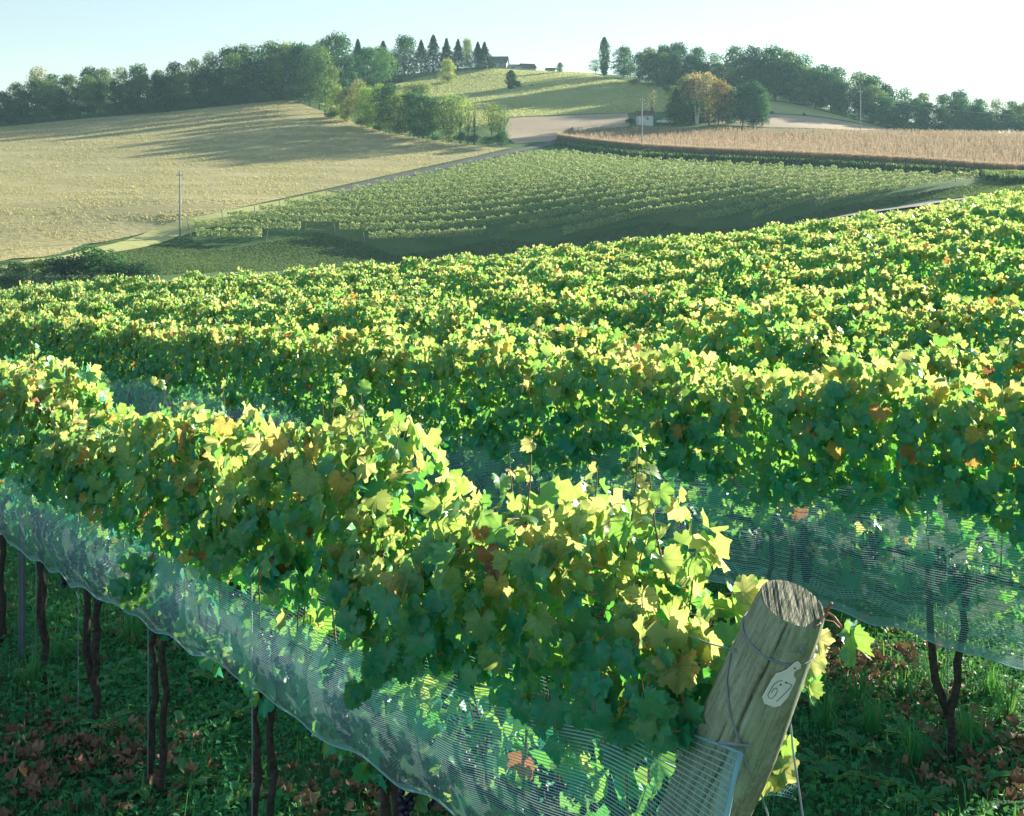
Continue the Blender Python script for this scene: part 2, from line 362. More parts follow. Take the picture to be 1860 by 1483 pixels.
def limbs(blobs, base_h, r0, mat, lean=0.0, multi=1, seed=0):
    rr = random.Random(seed); mb = MB()
    for m_ in range(multi):
        a = 2 * math.pi * m_ / max(multi, 1); sp = 0.5 if multi > 1 else 0
        foot = Vector((math.cos(a) * 0.18 * sp, math.sin(a) * 0.18 * sp, -0.4))
        fork = Vector((math.cos(a) * sp * 1.3 + lean, math.sin(a) * sp, base_h))
        mb.tube([foot, foot.lerp(fork, 0.5) + Vector((rr.uniform(-.08, .08), rr.uniform(-.08, .08), 0)), fork], [r0 * 1.25, r0 * 0.9, r0 * 0.75], 7)
        for i, (c, _) in enumerate(blobs):
            if i % multi != m_: continue
            c = Vector(c); mid = fork.lerp(c, 0.5) + Vector((rr.uniform(-.3, .3), rr.uniform(-.3, .3), 0.1))
            mb.tube([fork - Vector((0, 0, 0.1)), mid, c], [r0 * 0.5, r0 * 0.33, r0 * 0.12], 5)
    me = bpy.data.meshes.new('trunk'); me.from_pydata(mb.v, [], mb.f); me.materials.append(mat); me.update(); return me
def decid(seed, wide=0.36, low=0.25, nb=15, n=2600, size=0.34, gap=1.0):
    """10 m tall broadleaf tree"""
    r = np.random.default_rng(seed); blobs = []
    for i in range(nb):
        t = (i + 0.5) / nb; z = 10 * (low + (1 - low) * t) - 0.9
        env = math.sin(math.pi * min(1, (t * 0.86 + 0.17))) ** 0.6 * wide * 10
        a = i * 2.4 + r.random() * 0.9; rad = env * (0.25 + 0.5 * r.random())
        s = (0.125 + 0.06 * r.random()) * 10 * gap
        blobs.append(((math.cos(a) * rad, math.sin(a) * rad, z), (s * 1.15, s * 1.15, s * 0.85)))
    return blob_crown(r, blobs, n, size), limbs(blobs, 10 * low * 0.9, 0.17, M['tree_bark'], seed=seed)
KIND = {}
KIND['round'] = [decid(11, 0.50, 0.14, 26, 5200), decid(12, 0.46, 0.16, 24, 4800), decid(13, 0.54, 0.13, 28, 5600), decid(14, 0.43, 0.18, 22, 4400)]
KIND['tall'] = [decid(21, 0.36, 0.22, 20, 3800, 0.32), decid(22, 0.34, 0.28, 18, 3200, 0.32), decid(23, 0.40, 0.20, 22, 4000, 0.32), decid(24, 0.31, 0.30, 16, 2600, 0.30, 0.95)]
KIND['thin'] = [decid(31, 0.34, 0.36, 14, 1500, 0.30, 0.95), decid(32, 0.36, 0.33, 15, 1600, 0.30, 1.0)]
KIND['bare'] = [decid(41, 0.30, 0.30, 14, 190, 0.26, 1.0)]
def bush(seed, n=2200):
    r = np.random.default_rng(seed); bl = []
    for i in range(12):
        a = r.random() * 6.28; rad = 3.6 * r.random() ** 0.6; z = 2.0 + (6.3 - rad * 0.9) * r.random()
        s = 1.7 + r.random(); bl.append(((math.cos(a) * rad, math.sin(a) * rad, z), (s * 1.25, s * 1.25, s)))
    return blob_crown(r, bl, n, 0.5), limbs(bl, 1.0, 0.15, M['tree_bark'], seed=seed)
KIND['bush'] = [bush(51), bush(52), bush(53)]
def ball(seed):
    r = np.random.default_rng(seed)
    return blob_crown(r, [((0, 0, 5.0), (4.6, 4.6, 4.8))], 2600, 0.55), limbs([((0, 0, 4), (1, 1, 1))], 1.5, 0.3, M['tree_bark'])
KIND['ball'] = [ball(55)]
def conifer(seed, n=2600, wide=0.23, droop=0.35, taper=1.0):
    r = np.random.default_rng(seed); t = r.random(n) ** 0.8; z = 0.6 + 9.4 * t
    tiers = 16; ph = np.floor(t * tiers); rim = wide * 10 * (1 - t) ** taper * (0.72 + 0.45 * ((ph * 0.618) % 1)) + 0.08
    a = r.random(n) * 6.283; lob = 0.75 + 0.25 * np.cos(a * 6 + ph * 2.1); q = r.random(n) ** 0.45
    rad = rim * lob * q; pos = np.c_[np.cos(a) * rad, np.sin(a) * rad, z - rad * droop]
    out = np.c_[np.cos(a), np.sin(a), np.full(n, -droop)]
    nr = np.c_[np.cos(a) * 0.4, np.sin(a) * 0.4, np.ones(n)] + r.normal(size=(n, 3)) * 0.45
    V, Q = cards(r, pos, nr, 0.5 * (0.6 + 0.7 * r.random(n)), 0.45, out)
    me = np_mesh('crown', V, Q, M['needle'], False, np.repeat(np.clip(r.normal(0.45, 0.15, n), 0, 1), 4))
    return me, limbs([((0, 0, 9.5), (1, 1, 1))], 2.0, 0.2, M['tree_bark'])
KIND['conifer'] = [conifer(61, 4200, 0.46), conifer(62, 4000, 0.40), conifer(63, 4400, 0.50), conifer(64, 3000, 0.36, 0.5, 0.8), conifer(65, 3600, 0.44, 0.2, 1.2)]
def column(seed, n=2400, wide=0.15):
    r = np.random.default_rng(seed); t = r.random(n); z = 0.6 + 9.4 * t
    env = wide * 10 * np.minimum(1, 0.45 + 1.6 * t) * np.minimum(1, (1.02 - t) * 3.2) ** 0.7
    a = r.random(n) * 6.283; rad = env * (0.35 + 0.65 * r.random(n) ** 0.5) * (0.82 + 0.25 * np.sin(a * 3 + z * 1.7))
    pos = np.c_[np.cos(a) * rad, np.sin(a) * rad, z]; nr = np.c_[np.cos(a), np.sin(a), 0.3 * np.ones(n)] + r.normal(size=(n, 3)) * 0.5
    V, Q = cards(r, pos, nr, 0.36 * (0.6 + 0.8 * r.random(n)), 0.7)
    return np_mesh('crown', V, Q, M['tree_leaf'], False, np.repeat(np.clip(r.normal(0.5, 0.17, n), 0, 1), 4)), limbs([((0, 0, 8), (1, 1, 1))], 1.5, 0.22, M['tree_bark'])
KIND['poplar'] = [column(71)]
def birch(seed):
    r = np.random.default_rng(seed); bl = []
    for i in range(16):
        a = i * 2.4; rad = (0.8 + 2.2 * r.random()); z = 4.6 + 4.6 * (i + 0.5) / 16
        s = 1.0 + 0.4 * r.random(); bl.append(((math.cos(a) * rad, math.sin(a) * rad, z), (s * 1.1, s * 1.1, s)))
    return blob_crown(r, bl, 2000, 0.32), limbs(bl, 3.6, 0.15, M['birch_bark'], multi=4, seed=3)
KIND['birch'] = [birch(81)]
GRN = {'dark': (0.014, 0.055, 0.036), 'mid': (0.028, 0.085, 0.045), 'olive': (0.08, 0.13, 0.06), 'light': (0.17, 0.22, 0.10),
       'yellow': (0.20, 0.25, 0.11), 'tan': (0.23, 0.225, 0.15), 'rust': (0.17, 0.13, 0.08), 'conifer': (0.014, 0.042, 0.030), 'fresh': (0.075, 0.14, 0.035)}
_used = {}
TREES = []
def tree(base, height, kind, col, label, cat='tree', name=None, widen=1.0, group=None, rz=None):
    k = _used.get(kind, 0); _used[kind] = k + 1; crown, trunk = KIND[kind][k % len(KIND[kind])]
    nm = name or {'bush': 'shrub', 'ball': 'clipped_shrub', 'conifer': 'spruce_tree', 'poplar': 'poplar_tree', 'birch': 'birch_tree', 'bare': 'bare_tree'}.get(kind, 'broadleaf_tree')
    s = height / 10.0; e = empty(nm, base, random.uniform(0, 6.28) if rz is None else rz)
    if kind == 'conifer': widen *= random.uniform(1.05, 1.5); s *= random.uniform(0.93, 1.08)
    e.scale = (s * widen, s * widen * random.uniform(0.9, 1.1), s)
    c = ob('crown', crown, e); t_ = ob('trunk', trunk, e)
    cc = GRN[col] if isinstance(col, str) else col; j = [random.uniform(0.85, 1.18) for _ in range(3)]
    c.color = (cc[0] * j[0], cc[1] * j[1], cc[2] * j[2], 1)
    tag(e, label, cat, group); TREES.append(e); return e
def top_h(base, vtop): return base[1] * (VH - vtop) / F - base[2]
def curve(tbl):
    us, vs = zip(*tbl); return lambda u: float(np.interp(u, us, vs))

# ---- wood along the left ridge
lb = curve([(-60,236),(0,230),(150,214),(300,204),(420,191),(540,180),(600,176)])
lt = curve([(-60,160),(0,172),(25,150),(45,122),(80,124),(110,150),(150,122),(180,125),(215,125),(250,116),(290,128),(305,110),(350,108),(375,98),(420,84),(445,82),(480,74),(520,74),(560,80),(600,72)])
u = -40.0; i = 1; pal = ['dark', 'mid', 'olive', 'mid', 'dark', 'mid', 'olive']
while u < 590:
    b = G(u, lb(u) - 1.5, 200); b = (b[0], b[1] + 2, hz(b[0], b[1] + 2)); h = top_h(b, lt(u)) * random.uniform(0.66, 0.86)
    tree(b, h, random.choice(['round', 'tall', 'tall']), pal[i % 7], f'{nth(i)} tree from the left in the front edge of the left ridge wood', widen=0.95, group='front trees of the left ridge wood')
    u += random.uniform(19, 30); i += 1
u = -30.0; i = 1
while u < 600:
    b = GY(u, G(u, lb(u) - 1, 200)[1] + random.uniform(11, 20)); h = top_h(b, lt(u) + random.uniform(-3, 6))
    tree(b, h, random.choice(['tall', 'tall', 'round', 'thin']), ['mid', 'olive', 'dark', 'olive', 'light'][i % 5], f'tall tree showing above the left ridge wood, {nth(i)} from the left', widen=0.9, group='tall trees of the left ridge wood')
    u += random.uniform(24, 38); i += 1
u = -50.0; i = 1
while u < 585:
    b = G(u, lb(u) + 0.5, 200)
    tree(b, random.uniform(4.5, 7), 'bush', ['dark', 'mid'][i % 2], f'{nth(i)} undergrowth shrub from the left at the foot of the left ridge wood', 'shrub', widen=1.1, group='shrubs at the foot of the left ridge wood')
    u += random.uniform(26, 40); i += 1
# ---- hilltop wood left of the house
for k_, (u, bv, tv, kd, cl, wd, lab) in enumerate([
    (612,172,62,'round','mid',0.85,'tallest round tree rising above the hilltop wood'), (640,170,100,'round','dark',1.1,'dark broad tree in the hilltop wood below the tallest one'),
    (668,165,88,'round','mid',1.0,'dense green tree in the middle of the hilltop wood'), (650,140,72,'conifer','conifer',1.0,'lone conifer tip poking above the hilltop wood'),
    (690,158,84,'tall','olive',1.2,'pale green tree between hilltop wood and large round tree'), (696,150,78,'conifer','conifer',0.9,'thin conifer just left of the large round hilltop tree'),
    (735,142,66,'round','mid',1.0,'large domed green tree beside the hilltop spruces'), (715,150,95,'round','dark',1.0,'dark tree at the left foot of the large domed tree'),
    (590,176,95,'round','dark',1.1,'dark tree at the corner of hay field and hilltop wood'), (545,187,82,'round','dark',0.8,'dark tree standing forward at the right end of the ridge wood'),
    (563,193,88,'tall','mid',0.9,'tall tree above the top corner of the hay field'), (580,199,104,'tall','mid',0.8,'slim tree at the very corner of the hay field'), (600,207,122,'tall','olive',0.8,'olive tree where the sloping hedge begins'), (575,180,82,'tall','olive',1.1,'olive tree at the right end of the left ridge wood'),
    (765,133,70,'conifer','conifer',0.9,'leftmost spruce of the hilltop spruce row'), (787,132,69,'conifer','conifer',0.9,'second spruce from the left in the hilltop row'),
    (811,131,68,'conifer','conifer',1.25,'broad middle spruce of the hilltop row'), (832,129,72,'conifer','conifer',0.9,'slim spruce right of the broad middle spruce'),
    (848,128,71,'round','light',0.6,'pale leafy tree between the hilltop spruces'), (868,127,75,'conifer','conifer',1.2,'wide spruce near the hilltop house'),
    (880,126,73,'conifer','conifer',1.1,'rightmost spruce beside the hilltop house'),
    (813,151,108,'round','yellow',0.95,'small yellow-green tree standing alone below the spruces'),
    (755,182,132,'bush','light',1.0,'large rounded pale bush below the hilltop wood'),
    (895,127.5,112,'ball','mid',1.0,'clipped round shrub in front of the hilltop house'),
    (928,163,128,'poplar','dark',2.3,'dark cone-shaped evergreen standing alone on the pasture'), (939,163,143,'bush','dark',0.75,'low dark evergreen leaning against the cone-shaped one'),
    (1017,133,114,'round','mid',0.9,'small round-headed tree on the bare skyline'),
    (966,158,153,'bush','mid',1.0,'tiny bush in the middle of the upper pasture'), (878,139.5,134.5,'ball','rust',1.0,'tiny rusty shrub on the pasture below the house')]):
    b = G(u, bv, 300); nm = 'evergreen_shrub' if 'evergreen' in lab else None
    tree(b, top_h(b, tv), kd, cl, lab, 'shrub' if kd in ('bush', 'ball') else 'tree', name=nm, widen=wd)
# ---- hedge of pale trees running down to the lane
hedge = [(590,208,132,'thin','light'),(612,216,158,'round','light'),(632,222,160,'round','olive'),(652,228,146,'tall','light'),(668,233,160,'round','yellow'),(690,238,155,'round','light'),
 (708,243,152,'tall','mid'),(722,246,170,'round','light'),(745,250,168,'round','mid'),(768,254,172,'round','mid'),(786,257,178,'tall','mid'),(806,259,176,'thin','olive'),
 (820,260,172,'thin','light'),(836,261,170,'thin','light'),(850,262,180,'bare','olive'),(862,263,176,'bare','olive'),(893,261,188,'thin','light'),(907,263,192,'thin','olive')]
for k_, (u, bv, tv, kd, cl) in enumerate(hedge):
    b = G(u, bv, 250); tree(b, top_h(b, tv), kd, cl, f'{nth(k_ + 1)} tree from the top in the pale hedge running down to the lane', widen=0.95 if kd == 'round' else 1.0, group='trees of the sloping hedge')
for k_, u in enumerate([600,628,655,690,725,760,790,815,838,862]):
    b = G(u, np.interp(u, [590,700,800,900], [214,243,260,267]), 250)
    tree(b, random.uniform(2.5, 4.5), 'bush', ['mid', 'light', 'dark'][k_ % 3], f'{nth(k_ + 1)} low shrub from the top along the sloping hedge', 'shrub', widen=1.1, group='shrubs under the sloping hedge')
for u, bv, tv, wd, lab in [(887,268,243,1.2,'left half of the dark shrub pair beside the lane corner'), (912,270,234,1.1,'taller dark shrub right beside the lane corner')]:
    b = G(u, bv, 250); tree(b, top_h(b, tv), 'bush', 'mid', lab, 'shrub', widen=wd)
# ---- right-hand wood
rb = curve([(1120,148),(1200,160),(1280,166),(1400,182),(1500,203),(1640,240),(1750,245),(1900,248)])
rt = curve([(1120,100),(1150,90),(1200,84),(1245,80),(1280,92),(1320,92),(1350,76),(1385,88),(1415,84),(1450,90),(1480,112),(1520,118),(1560,128),(1600,148),(1650,160),(1700,170),(1750,165),(1790,178),(1850,178),(1920,180)])
u = 1185.0; i = 1
while u < 1890:
    b = G(u, rb(u) - 1.5, 300); h = top_h(b, rt(u)) * random.uniform(0.62, 0.85)
    tree(b, h, random.choice(['round', 'round', 'tall']), ['mid', 'dark', 'olive', 'mid', 'dark'][i % 5], f'{nth(i)} tree from the left in the front edge of the right wood', widen=1.05, group='front trees of the right wood')
    u += random.uniform(20, 32); i += 1
u = 1178.0; i = 1
while u < 1890:
    b = GY(u, G(u, rb(u) - 1, 300)[1] + random.uniform(10, 18)); h = top_h(b, rt(u) + random.uniform(-3, 5))
    tree(b, h, random.choice(['tall', 'round', 'tall']), ['mid', 'olive', 'mid', 'dark'][i % 4], f'tall tree showing above the right wood, {nth(i)} from the left', widen=0.95, group='tall trees of the right wood')
    u += random.uniform(25, 38); i += 1
u = 1200.0; i = 1
while u < 1890:
    b = G(u, rb(u) - 0.3, 300)
    tree(b, random.uniform(4.5, 7.5), 'bush', ['dark', 'mid'][i % 2], f'{nth(i)} undergrowth shrub from the left at the foot of the right wood', 'shrub', widen=1.2, group='shrubs at the foot of the right wood')
    u += random.uniform(26, 42); i += 1
for u, bv, tv, kd, cl, wd, lab in [
    (1098,140,68,'poplar','mid',1.0,'tall narrow poplar on the skyline'), (1133,142,85,'round','mid',1.0,'broad round tree right of the tall poplar'),
    (1082,138,108,'thin','mid',1.3,'low leaning tree left of the tall poplar'), (1162,150,96,'round','olive',0.9,'pale tree between the round tree and the right wood'),
    (1150,156,138,'bush','light',1.3,'pale bush at the foot of the round skyline tree'),
    (1228,226,158,'conifer','fresh',1.5,'broad green conifer beside the red house'), (1250,222,140,'round','olive',1.0,'olive tree behind the broad conifer'),
    (1266,226,131,'birch','tan',1.0,'white-stemmed birch clump with tan autumn leaves'), (1284,220,132,'tall','tan',1.0,'tan autumn tree just right of the birch'),
    (1305,228,146,'round','rust',0.9,'rusty crowned tree between birch and dark round trees'), (1322,227,160,'round','dark',0.9,'dark tree behind the pair of round lawn trees'),
    (1349,230,154,'round','dark',0.75,'left tree of the dark round pair on the lawn'), (1368,231,150,'round','dark',0.8,'right tree of the dark round pair on the lawn'),
    (1384,231,160,'round','mid',0.7,'small tree at the right edge of the lawn group'),
    (1184,216,162,'bare','tan',0.9,'bare thin tree left of the broad conifer'),
    (1145,228,215,'ball','dark',1.5,'dark clipped hedge left of the garage'), (1296,228,218,'ball','olive',1.3,'small rounded shrub under the lawn trees'),
    (1325,229,219,'ball','olive',1.5,'wider rounded shrub under the lawn trees'),
    (1402,209,201,'bush','mid',0.9,'dark little bush right of the lawn group'), (1460,212,204,'bush','mid',0.9,'lone bush on the rough slope under the right wood'),
    (1186,285,264,'bush','fresh',1.4,'bright green bush beside the middle utility pole'), (1150,283,271,'bush','mid',1.6,'low dark bush left of the middle utility pole'),
    (1085,274,263,'bush','mid',2.0,'dark weedy shrub at the left corner of the corn'), (1045,269,259,'bush','mid',2.0,'leftmost weedy shrub by the corn corner'),
    (1390,297,287,'bush','mid',2.2,'low shrub in the weedy strip below mid corn'), (1600,308,297,'bush','dark',2.2,'low dark shrub above the vineyard right end'),
    (1690,313,302,'bush','mid',2.0,'low shrub above the last vine posts'), (1838,327,304,'bush','yellow',1.0,'yellow bush at the right picture edge below the corn'),
    (1805,328,313,'bush','mid',1.8,'dark shrub left of the yellow bush'), (1858,330,312,'bush','dark',1.6,'dark shrub right of the yellow bush'),
    (1740,320,309,'bush','dark',2.2,'dark shrub beyond the last vine row end')]:
    b = G(u, bv, 200); tree(b, top_h(b, tv), kd, cl, lab, 'shrub' if kd in ('bush', 'ball') else 'tree', widen=wd)
for u, Y, tv, cl, wd, lab in [(20,150,478,'mid',1.5,'leftmost shrub of the green thicket behind the vines'), (75,156,464,'fresh',1.1,'bright shrub near the left of the green thicket'),
    (120,150,470,'dark',1.4,'dark shrub in the middle of the green thicket'), (165,152,456,'mid',1.3,'tallest shrub of the green thicket'), (195,156,460,'fresh',1.0,'bright topped shrub at the crest of the thicket'),
    (225,150,478,'dark',1.3,'dark shrub right of the tallest thicket shrub'), (258,152,480,'mid',1.0,'rightmost leafy shrub of the green thicket'), (50,143,488,'dark',1.6,'low dark shrub in front of the green thicket')]:
    b = GY(u, Y); tree(b, top_h(b, tv) * 1.25, 'bush', cl, lab, 'shrub', widen=wd * 1.35)

# ------------------------------------------------------------------ ripe corn (beyond counting)
def grass_mat(name, stops, trans, mixf=0.45):
    return leaf_mat(name, False, stops, trans, mixf, 0.6, 0.25)
M['corn'] = grass_mat('ripe_corn', [(0, (0.07, 0.12, 0.045)), (0.4, (0.17, 0.16, 0.08)), (0.7, (0.36, 0.27, 0.18)), (1, (0.50, 0.39, 0.29))],
                      [(0, (0.12, 0.2, 0.06)), (0.4, (0.24, 0.21, 0.11)), (0.7, (0.42, 0.32, 0.21)), (1, (0.55, 0.43, 0.31))])
def scatter(poly, n, r):
    xs = np.array([p[0] for p in poly]); ys = np.array([p[1] for p in poly]); X = np.empty(0); Y = np.empty(0)
    while len(X) < n:
        x = r.uniform(xs.min(), xs.max(), n * 2); y = r.uniform(ys.min(), ys.max(), n * 2); k = inside(poly, x, y)
        X = np.r_[X, x[k]]; Y = np.r_[Y, y[k]]
    return X[:n], Y[:n]
r = np.random.default_rng(5)
nC = 26000; cx, cy = scatter(corn_poly, nC, r)
def along(a, b, n): t = r.random(n)[:, None]; return np.array(a)[None] * (1 - t) + np.array(b)[None] * t
edge = np.concatenate([along(corn_poly[k_][:2], corn_poly[k_ + 1][:2], 1900) for k_ in range(6)] + [along(corn_poly[-1][:2], corn_poly[0][:2], 900)])
edge += np.array([0.2, 1.2]) * r.random((len(edge), 1)) * 1.6
cx = np.r_[cx, edge[:, 0]]; cy = np.r_[cy, edge[:, 1]]; nC = len(cx); cz = hgt(cx, cy)
ch = r.normal(2.5, 0.2, nC)
V, Q, T_ = [], [], []
def blade(base, top, width, side, t0, t1):
    """a flat tapering blade per plant"""
    n = len(base); s = unit(side) * np.broadcast_to(width, (n,))[:, None] / 2; m = (base + top) / 2
    v = np.stack([base - s, base + s, top + s * 0.3, top - s * 0.3], 1); off = sum(len(a) for a in V)
    V.append(v.reshape(-1, 3)); Q.append(np.arange(4 * n).reshape(n, 4) + off)
    T_.append(np.stack([t0, t0, t1, t1], 1).ravel())
base = np.c_[cx, cy, cz]; j = r.normal(size=(nC, 3)) * 0.12; j[:, 2] = 0; tp = base + np.c_[np.zeros(nC), np.zeros(nC), ch] + j
tn = np.clip(r.normal(0.85, 0.1, nC), 0, 1)
blade(base, tp, 0.10, np.c_[np.ones(nC), r.normal(size=nC) * .4, np.zeros(nC)], np.clip(r.normal(0.12, 0.12, nC), 0, 1), tn)
for k_ in range(4):
    f = 0.25 + 0.19 * k_ + r.random(nC) * 0.12; b0 = base + (tp - base) * f[:, None]; a = r.random(nC) * 6.28
    d = np.c_[np.cos(a) * 0.45, np.sin(a) * 0.45, 0.12 - 0.35 * r.random(nC)]
    tt = np.clip(r.normal(0.15 + 0.72 * f, 0.12), 0, 1); blade(b0, b0 + d, 0.11, np.c_[-np.sin(a), np.cos(a), np.full(nC, 0.5)], tt, tt)
tag(ob('ripe_corn', np_mesh('ripe_corn', np.concatenate(V), np.concatenate(Q), M['corn'], False, np.concatenate(T_))), 'tall field of ripe pinkish tan corn below the red house', 'corn', kind='stuff')
# weeds in the shaded strip below the corn, and tufts over the hay field
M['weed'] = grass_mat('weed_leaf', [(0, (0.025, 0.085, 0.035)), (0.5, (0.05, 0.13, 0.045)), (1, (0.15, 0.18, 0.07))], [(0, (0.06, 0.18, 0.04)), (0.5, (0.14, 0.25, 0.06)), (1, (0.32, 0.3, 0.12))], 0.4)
M['hay_blade'] = grass_mat('hay_blade', [(0, (0.23, 0.22, 0.10)), (0.5, (0.39, 0.365, 0.18)), (1, (0.54, 0.49, 0.29))], [(0, (0.30, 0.31, 0.11)), (0.5, (0.50, 0.48, 0.20)), (1, (0.66, 0.62, 0.32))], 0.5)
def tufts(name, poly, n, h, wdt, mat, label, cat, clump=0.0, blades=3, seed=1):
    r = np.random.default_rng(seed); x, y = scatter(poly, n, r)
    if clump:
        den = np.sin(x * 0.23 + 1.3 * np.sin(y * 0.31)) + np.sin(y * 0.55 + 1.1 * np.sin(x * 0.17)) + r.normal(size=n) * 0.9
        k = den > clump - 1; x, y = x[k], y[k]
    n = len(x); z = hgt(x, y) + 0.05; VV, QQ, TT = [], [], []; b = np.c_[x, y, z]
    for i in range(blades):
        a = r.random(n) * 6.28; hh = h * (0.5 + 0.8 * r.random(n)); s = np.c_[np.cos(a), np.sin(a), np.zeros(n)] * (wdt * (0.6 + 0.7 * r.random(n)))[:, None] / 2
        top = b + np.c_[r.normal(size=(n, 2)) * h * 0.3, hh]; o = sum(len(q) for q in VV)
        jit = np.c_[r.normal(size=(n, 2)) * wdt * 0.6, np.zeros(n)]
        VV.append(np.stack([b + jit - s, b + jit + s, top + s * 0.35, top - s * 0.35], 1).reshape(-1, 3)); QQ.append(np.arange(4 * n).reshape(n, 4) + o)
        t = np.clip(r.normal(0.5, 0.22, n), 0, 1); TT.append(np.repeat(t, 4))
    return tag(ob(name, np_mesh(name, np.concatenate(VV), np.concatenate(QQ), mat, False, np.concatenate(TT))), label, cat, kind='stuff')
tufts('hay_tufts', hay_poly, 75000, 0.24, 0.17, M['hay_blade'], 'clumpy dry grass standing over the golden hay field', 'grass', 0.9, 3, 2)
M['pasture_blade'] = grass_mat('pasture_blade', [(0, (0.22, 0.29, 0.10)), (0.5, (0.36, 0.41, 0.16)), (1, (0.50, 0.50, 0.23))], [(0, (0.36, 0.44, 0.14)), (0.5, (0.58, 0.62, 0.24)), (1, (0.74, 0.70, 0.34))], 0.5)
tufts('pasture_grass', past_poly, 45000, 0.22, 0.30, M['pasture_blade'], 'short pale grass standing over the hilltop pasture', 'grass', 0, 2, 9)
weed_poly = px_poly([(1012,266),(1090,279),(1165,288),(1300,295),(1500,304),(1700,315),(1785,321),(1800,329),(1900,332),(1900,322),(1700,311),(1500,300),(1300,290),(1165,281),(1090,273),(1012,262)])
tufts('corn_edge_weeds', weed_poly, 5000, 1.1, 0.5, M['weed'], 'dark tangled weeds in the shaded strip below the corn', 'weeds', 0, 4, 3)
mead_poly = px_poly([(200,455),(330,432),(400,456),(577,424),(640,436),(719,466),(905,434),(981,445),(1197,401),(1271,416),(1500,384),(1785,334),(1900,332),(1900,345),(1700,362),(1500,396),(1300,426),(1000,462),(700,488),(300,500),(150,490)])
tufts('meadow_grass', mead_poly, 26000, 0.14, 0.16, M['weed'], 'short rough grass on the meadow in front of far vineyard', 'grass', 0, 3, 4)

# ------------------------------------------------------------------ far vineyard, one object per vine row
M['far_vine'] = leaf_mat('far_vine_leaf', False, [(0, (0.025, 0.21, 0.11)), (0.5, (0.24, 0.36, 0.13)), (0.8, (0.50, 0.48, 0.20)), (1, (0.36, 0.3, 0.14))], [(0, (0.22, 0.45, 0.12)), (0.5, (0.62, 0.70, 0.26)), (0.8, (0.8, 0.8, 0.42)), (1, (0.8, 0.66, 0.32))], 0.30, 0.5, 0.3)
M['post_grey'] = plain('weathered_post', (0.17, 0.18, 0.17), 0.85, 0.15, 0.25, 20)
vy = px_poly([(322,431),(400,453),(577,421),(640,433),(719,463),(905,431),(981,442),(1197,398),(1271,413),(1500,381),(1785,332),(1782,331),(1500,319),(1300,308),(1165,301),(1030,287),(945,290),(800,321.5),(600,364),(450,396)])
a0 = Vector(G(719, 463, 100)[:2]); a1 = Vector(G(1190, 399, 100)[:2]); fd = (a1 - a0).normalized(); fn = Vector((-fd.y, fd.x))
ts = [(Vector(p[:2]) - a0).dot(fn) for p in vy]; ss = [(Vector(p[:2]) - a0).dot(fd) for p in vy]
far_rows = []; k_ = math.ceil(min(ts) / 4.2)
while k_ * 4.2 + 0.6 < max(ts):
    o_ = a0 + fn * (k_ * 4.2 + 0.6); s_ = np.arange(min(ss), max(ss), 0.5); ins = inside(vy, o_.x + fd.x * s_, o_.y + fd.y * s_)
    d_ = np.diff(np.r_[0, ins.astype(int), 0]); st = np.nonzero(d_ == 1)[0]; en = np.nonzero(d_ == -1)[0]
    for a, b in zip(st, en):
        if b - a > 12: far_rows.append((k_, o_, s_[a], s_[b - 1]))
    k_ += 1
mbp = MB().tube([(0, 0, -0.3), (-0.35, 0, 1.9)], 0.07, 6); end_post_me = mbp.build('end_post', M['post_grey']).data
bpy.data.objects.remove(bpy.data.objects['end_post'])
for i, (k_, o_, s0, s1) in enumerate(far_rows):
    L = s1 - s0; n = int(L * (105 if i < 12 else 80)); r = np.random.default_rng(900 + i)
    s = s0 + r.random(n) * L; lump = 0.16 * np.sin(s * 2.1 + i) + 0.12 * np.sin(s * 5.3 + i * 2) + 0.07 * np.sin(s * 0.6 + i * 5)
    hh = 0.75 + (1.2 + lump) * r.random(n) ** 0.75; side = np.clip(r.normal(0, 0.19, n), -0.45, 0.45)
    x = o_.x + fd.x * s + fn.x * side; y = o_.y + fd.y * s + fn.y * side; z = hgt(x, y) + hh
    cx0, cy0 = o_.x + fd.x * s0, o_.y + fd.y * s0; c0 = np.array([cx0, cy0, hz(cx0, cy0)])
    nr = np.c_[fn.x * side * 3, fn.y * side * 3, np.full(n, 0.5)] + r.normal(size=(n, 3)) * 0.6
    V_, Q_ = cards(r, np.c_[x, y, z] - c0, nr, 0.25 * (0.6 + 0.7 * r.random(n)), 0.85)
    tn = np.clip(r.normal(0.47, 0.13, n), 0, 0.93)
    lab = f'far vineyard row, {nth(i + 1)} counting back from the meadow'
    e = tag(empty('vine_row', c0), lab, 'vine row', 'vine rows of the far vineyard')
    f_ = ob('foliage', np_mesh('foliage', V_, Q_, M['far_vine'], False, np.repeat(tn, 4)), e); f_['kind'] = 'stuff'
    ends = [(s0 - 0.6, 1)] + ([(s1 + 0.6, -1)] if i < 12 else [])
    for sx_, sg in ends:
        px_, py_ = o_.x + fd.x * sx_, o_.y + fd.y * sx_
        p_ = ob('end_post', end_post_me, e, (px_ - c0[0], py_ - c0[1], hz(px_, py_) - c0[2])); p_.rotation_euler = (0, 0, math.atan2(fd.y * sg, fd.x * sg))
    st = bpy.data.meshes.get('row_stems')
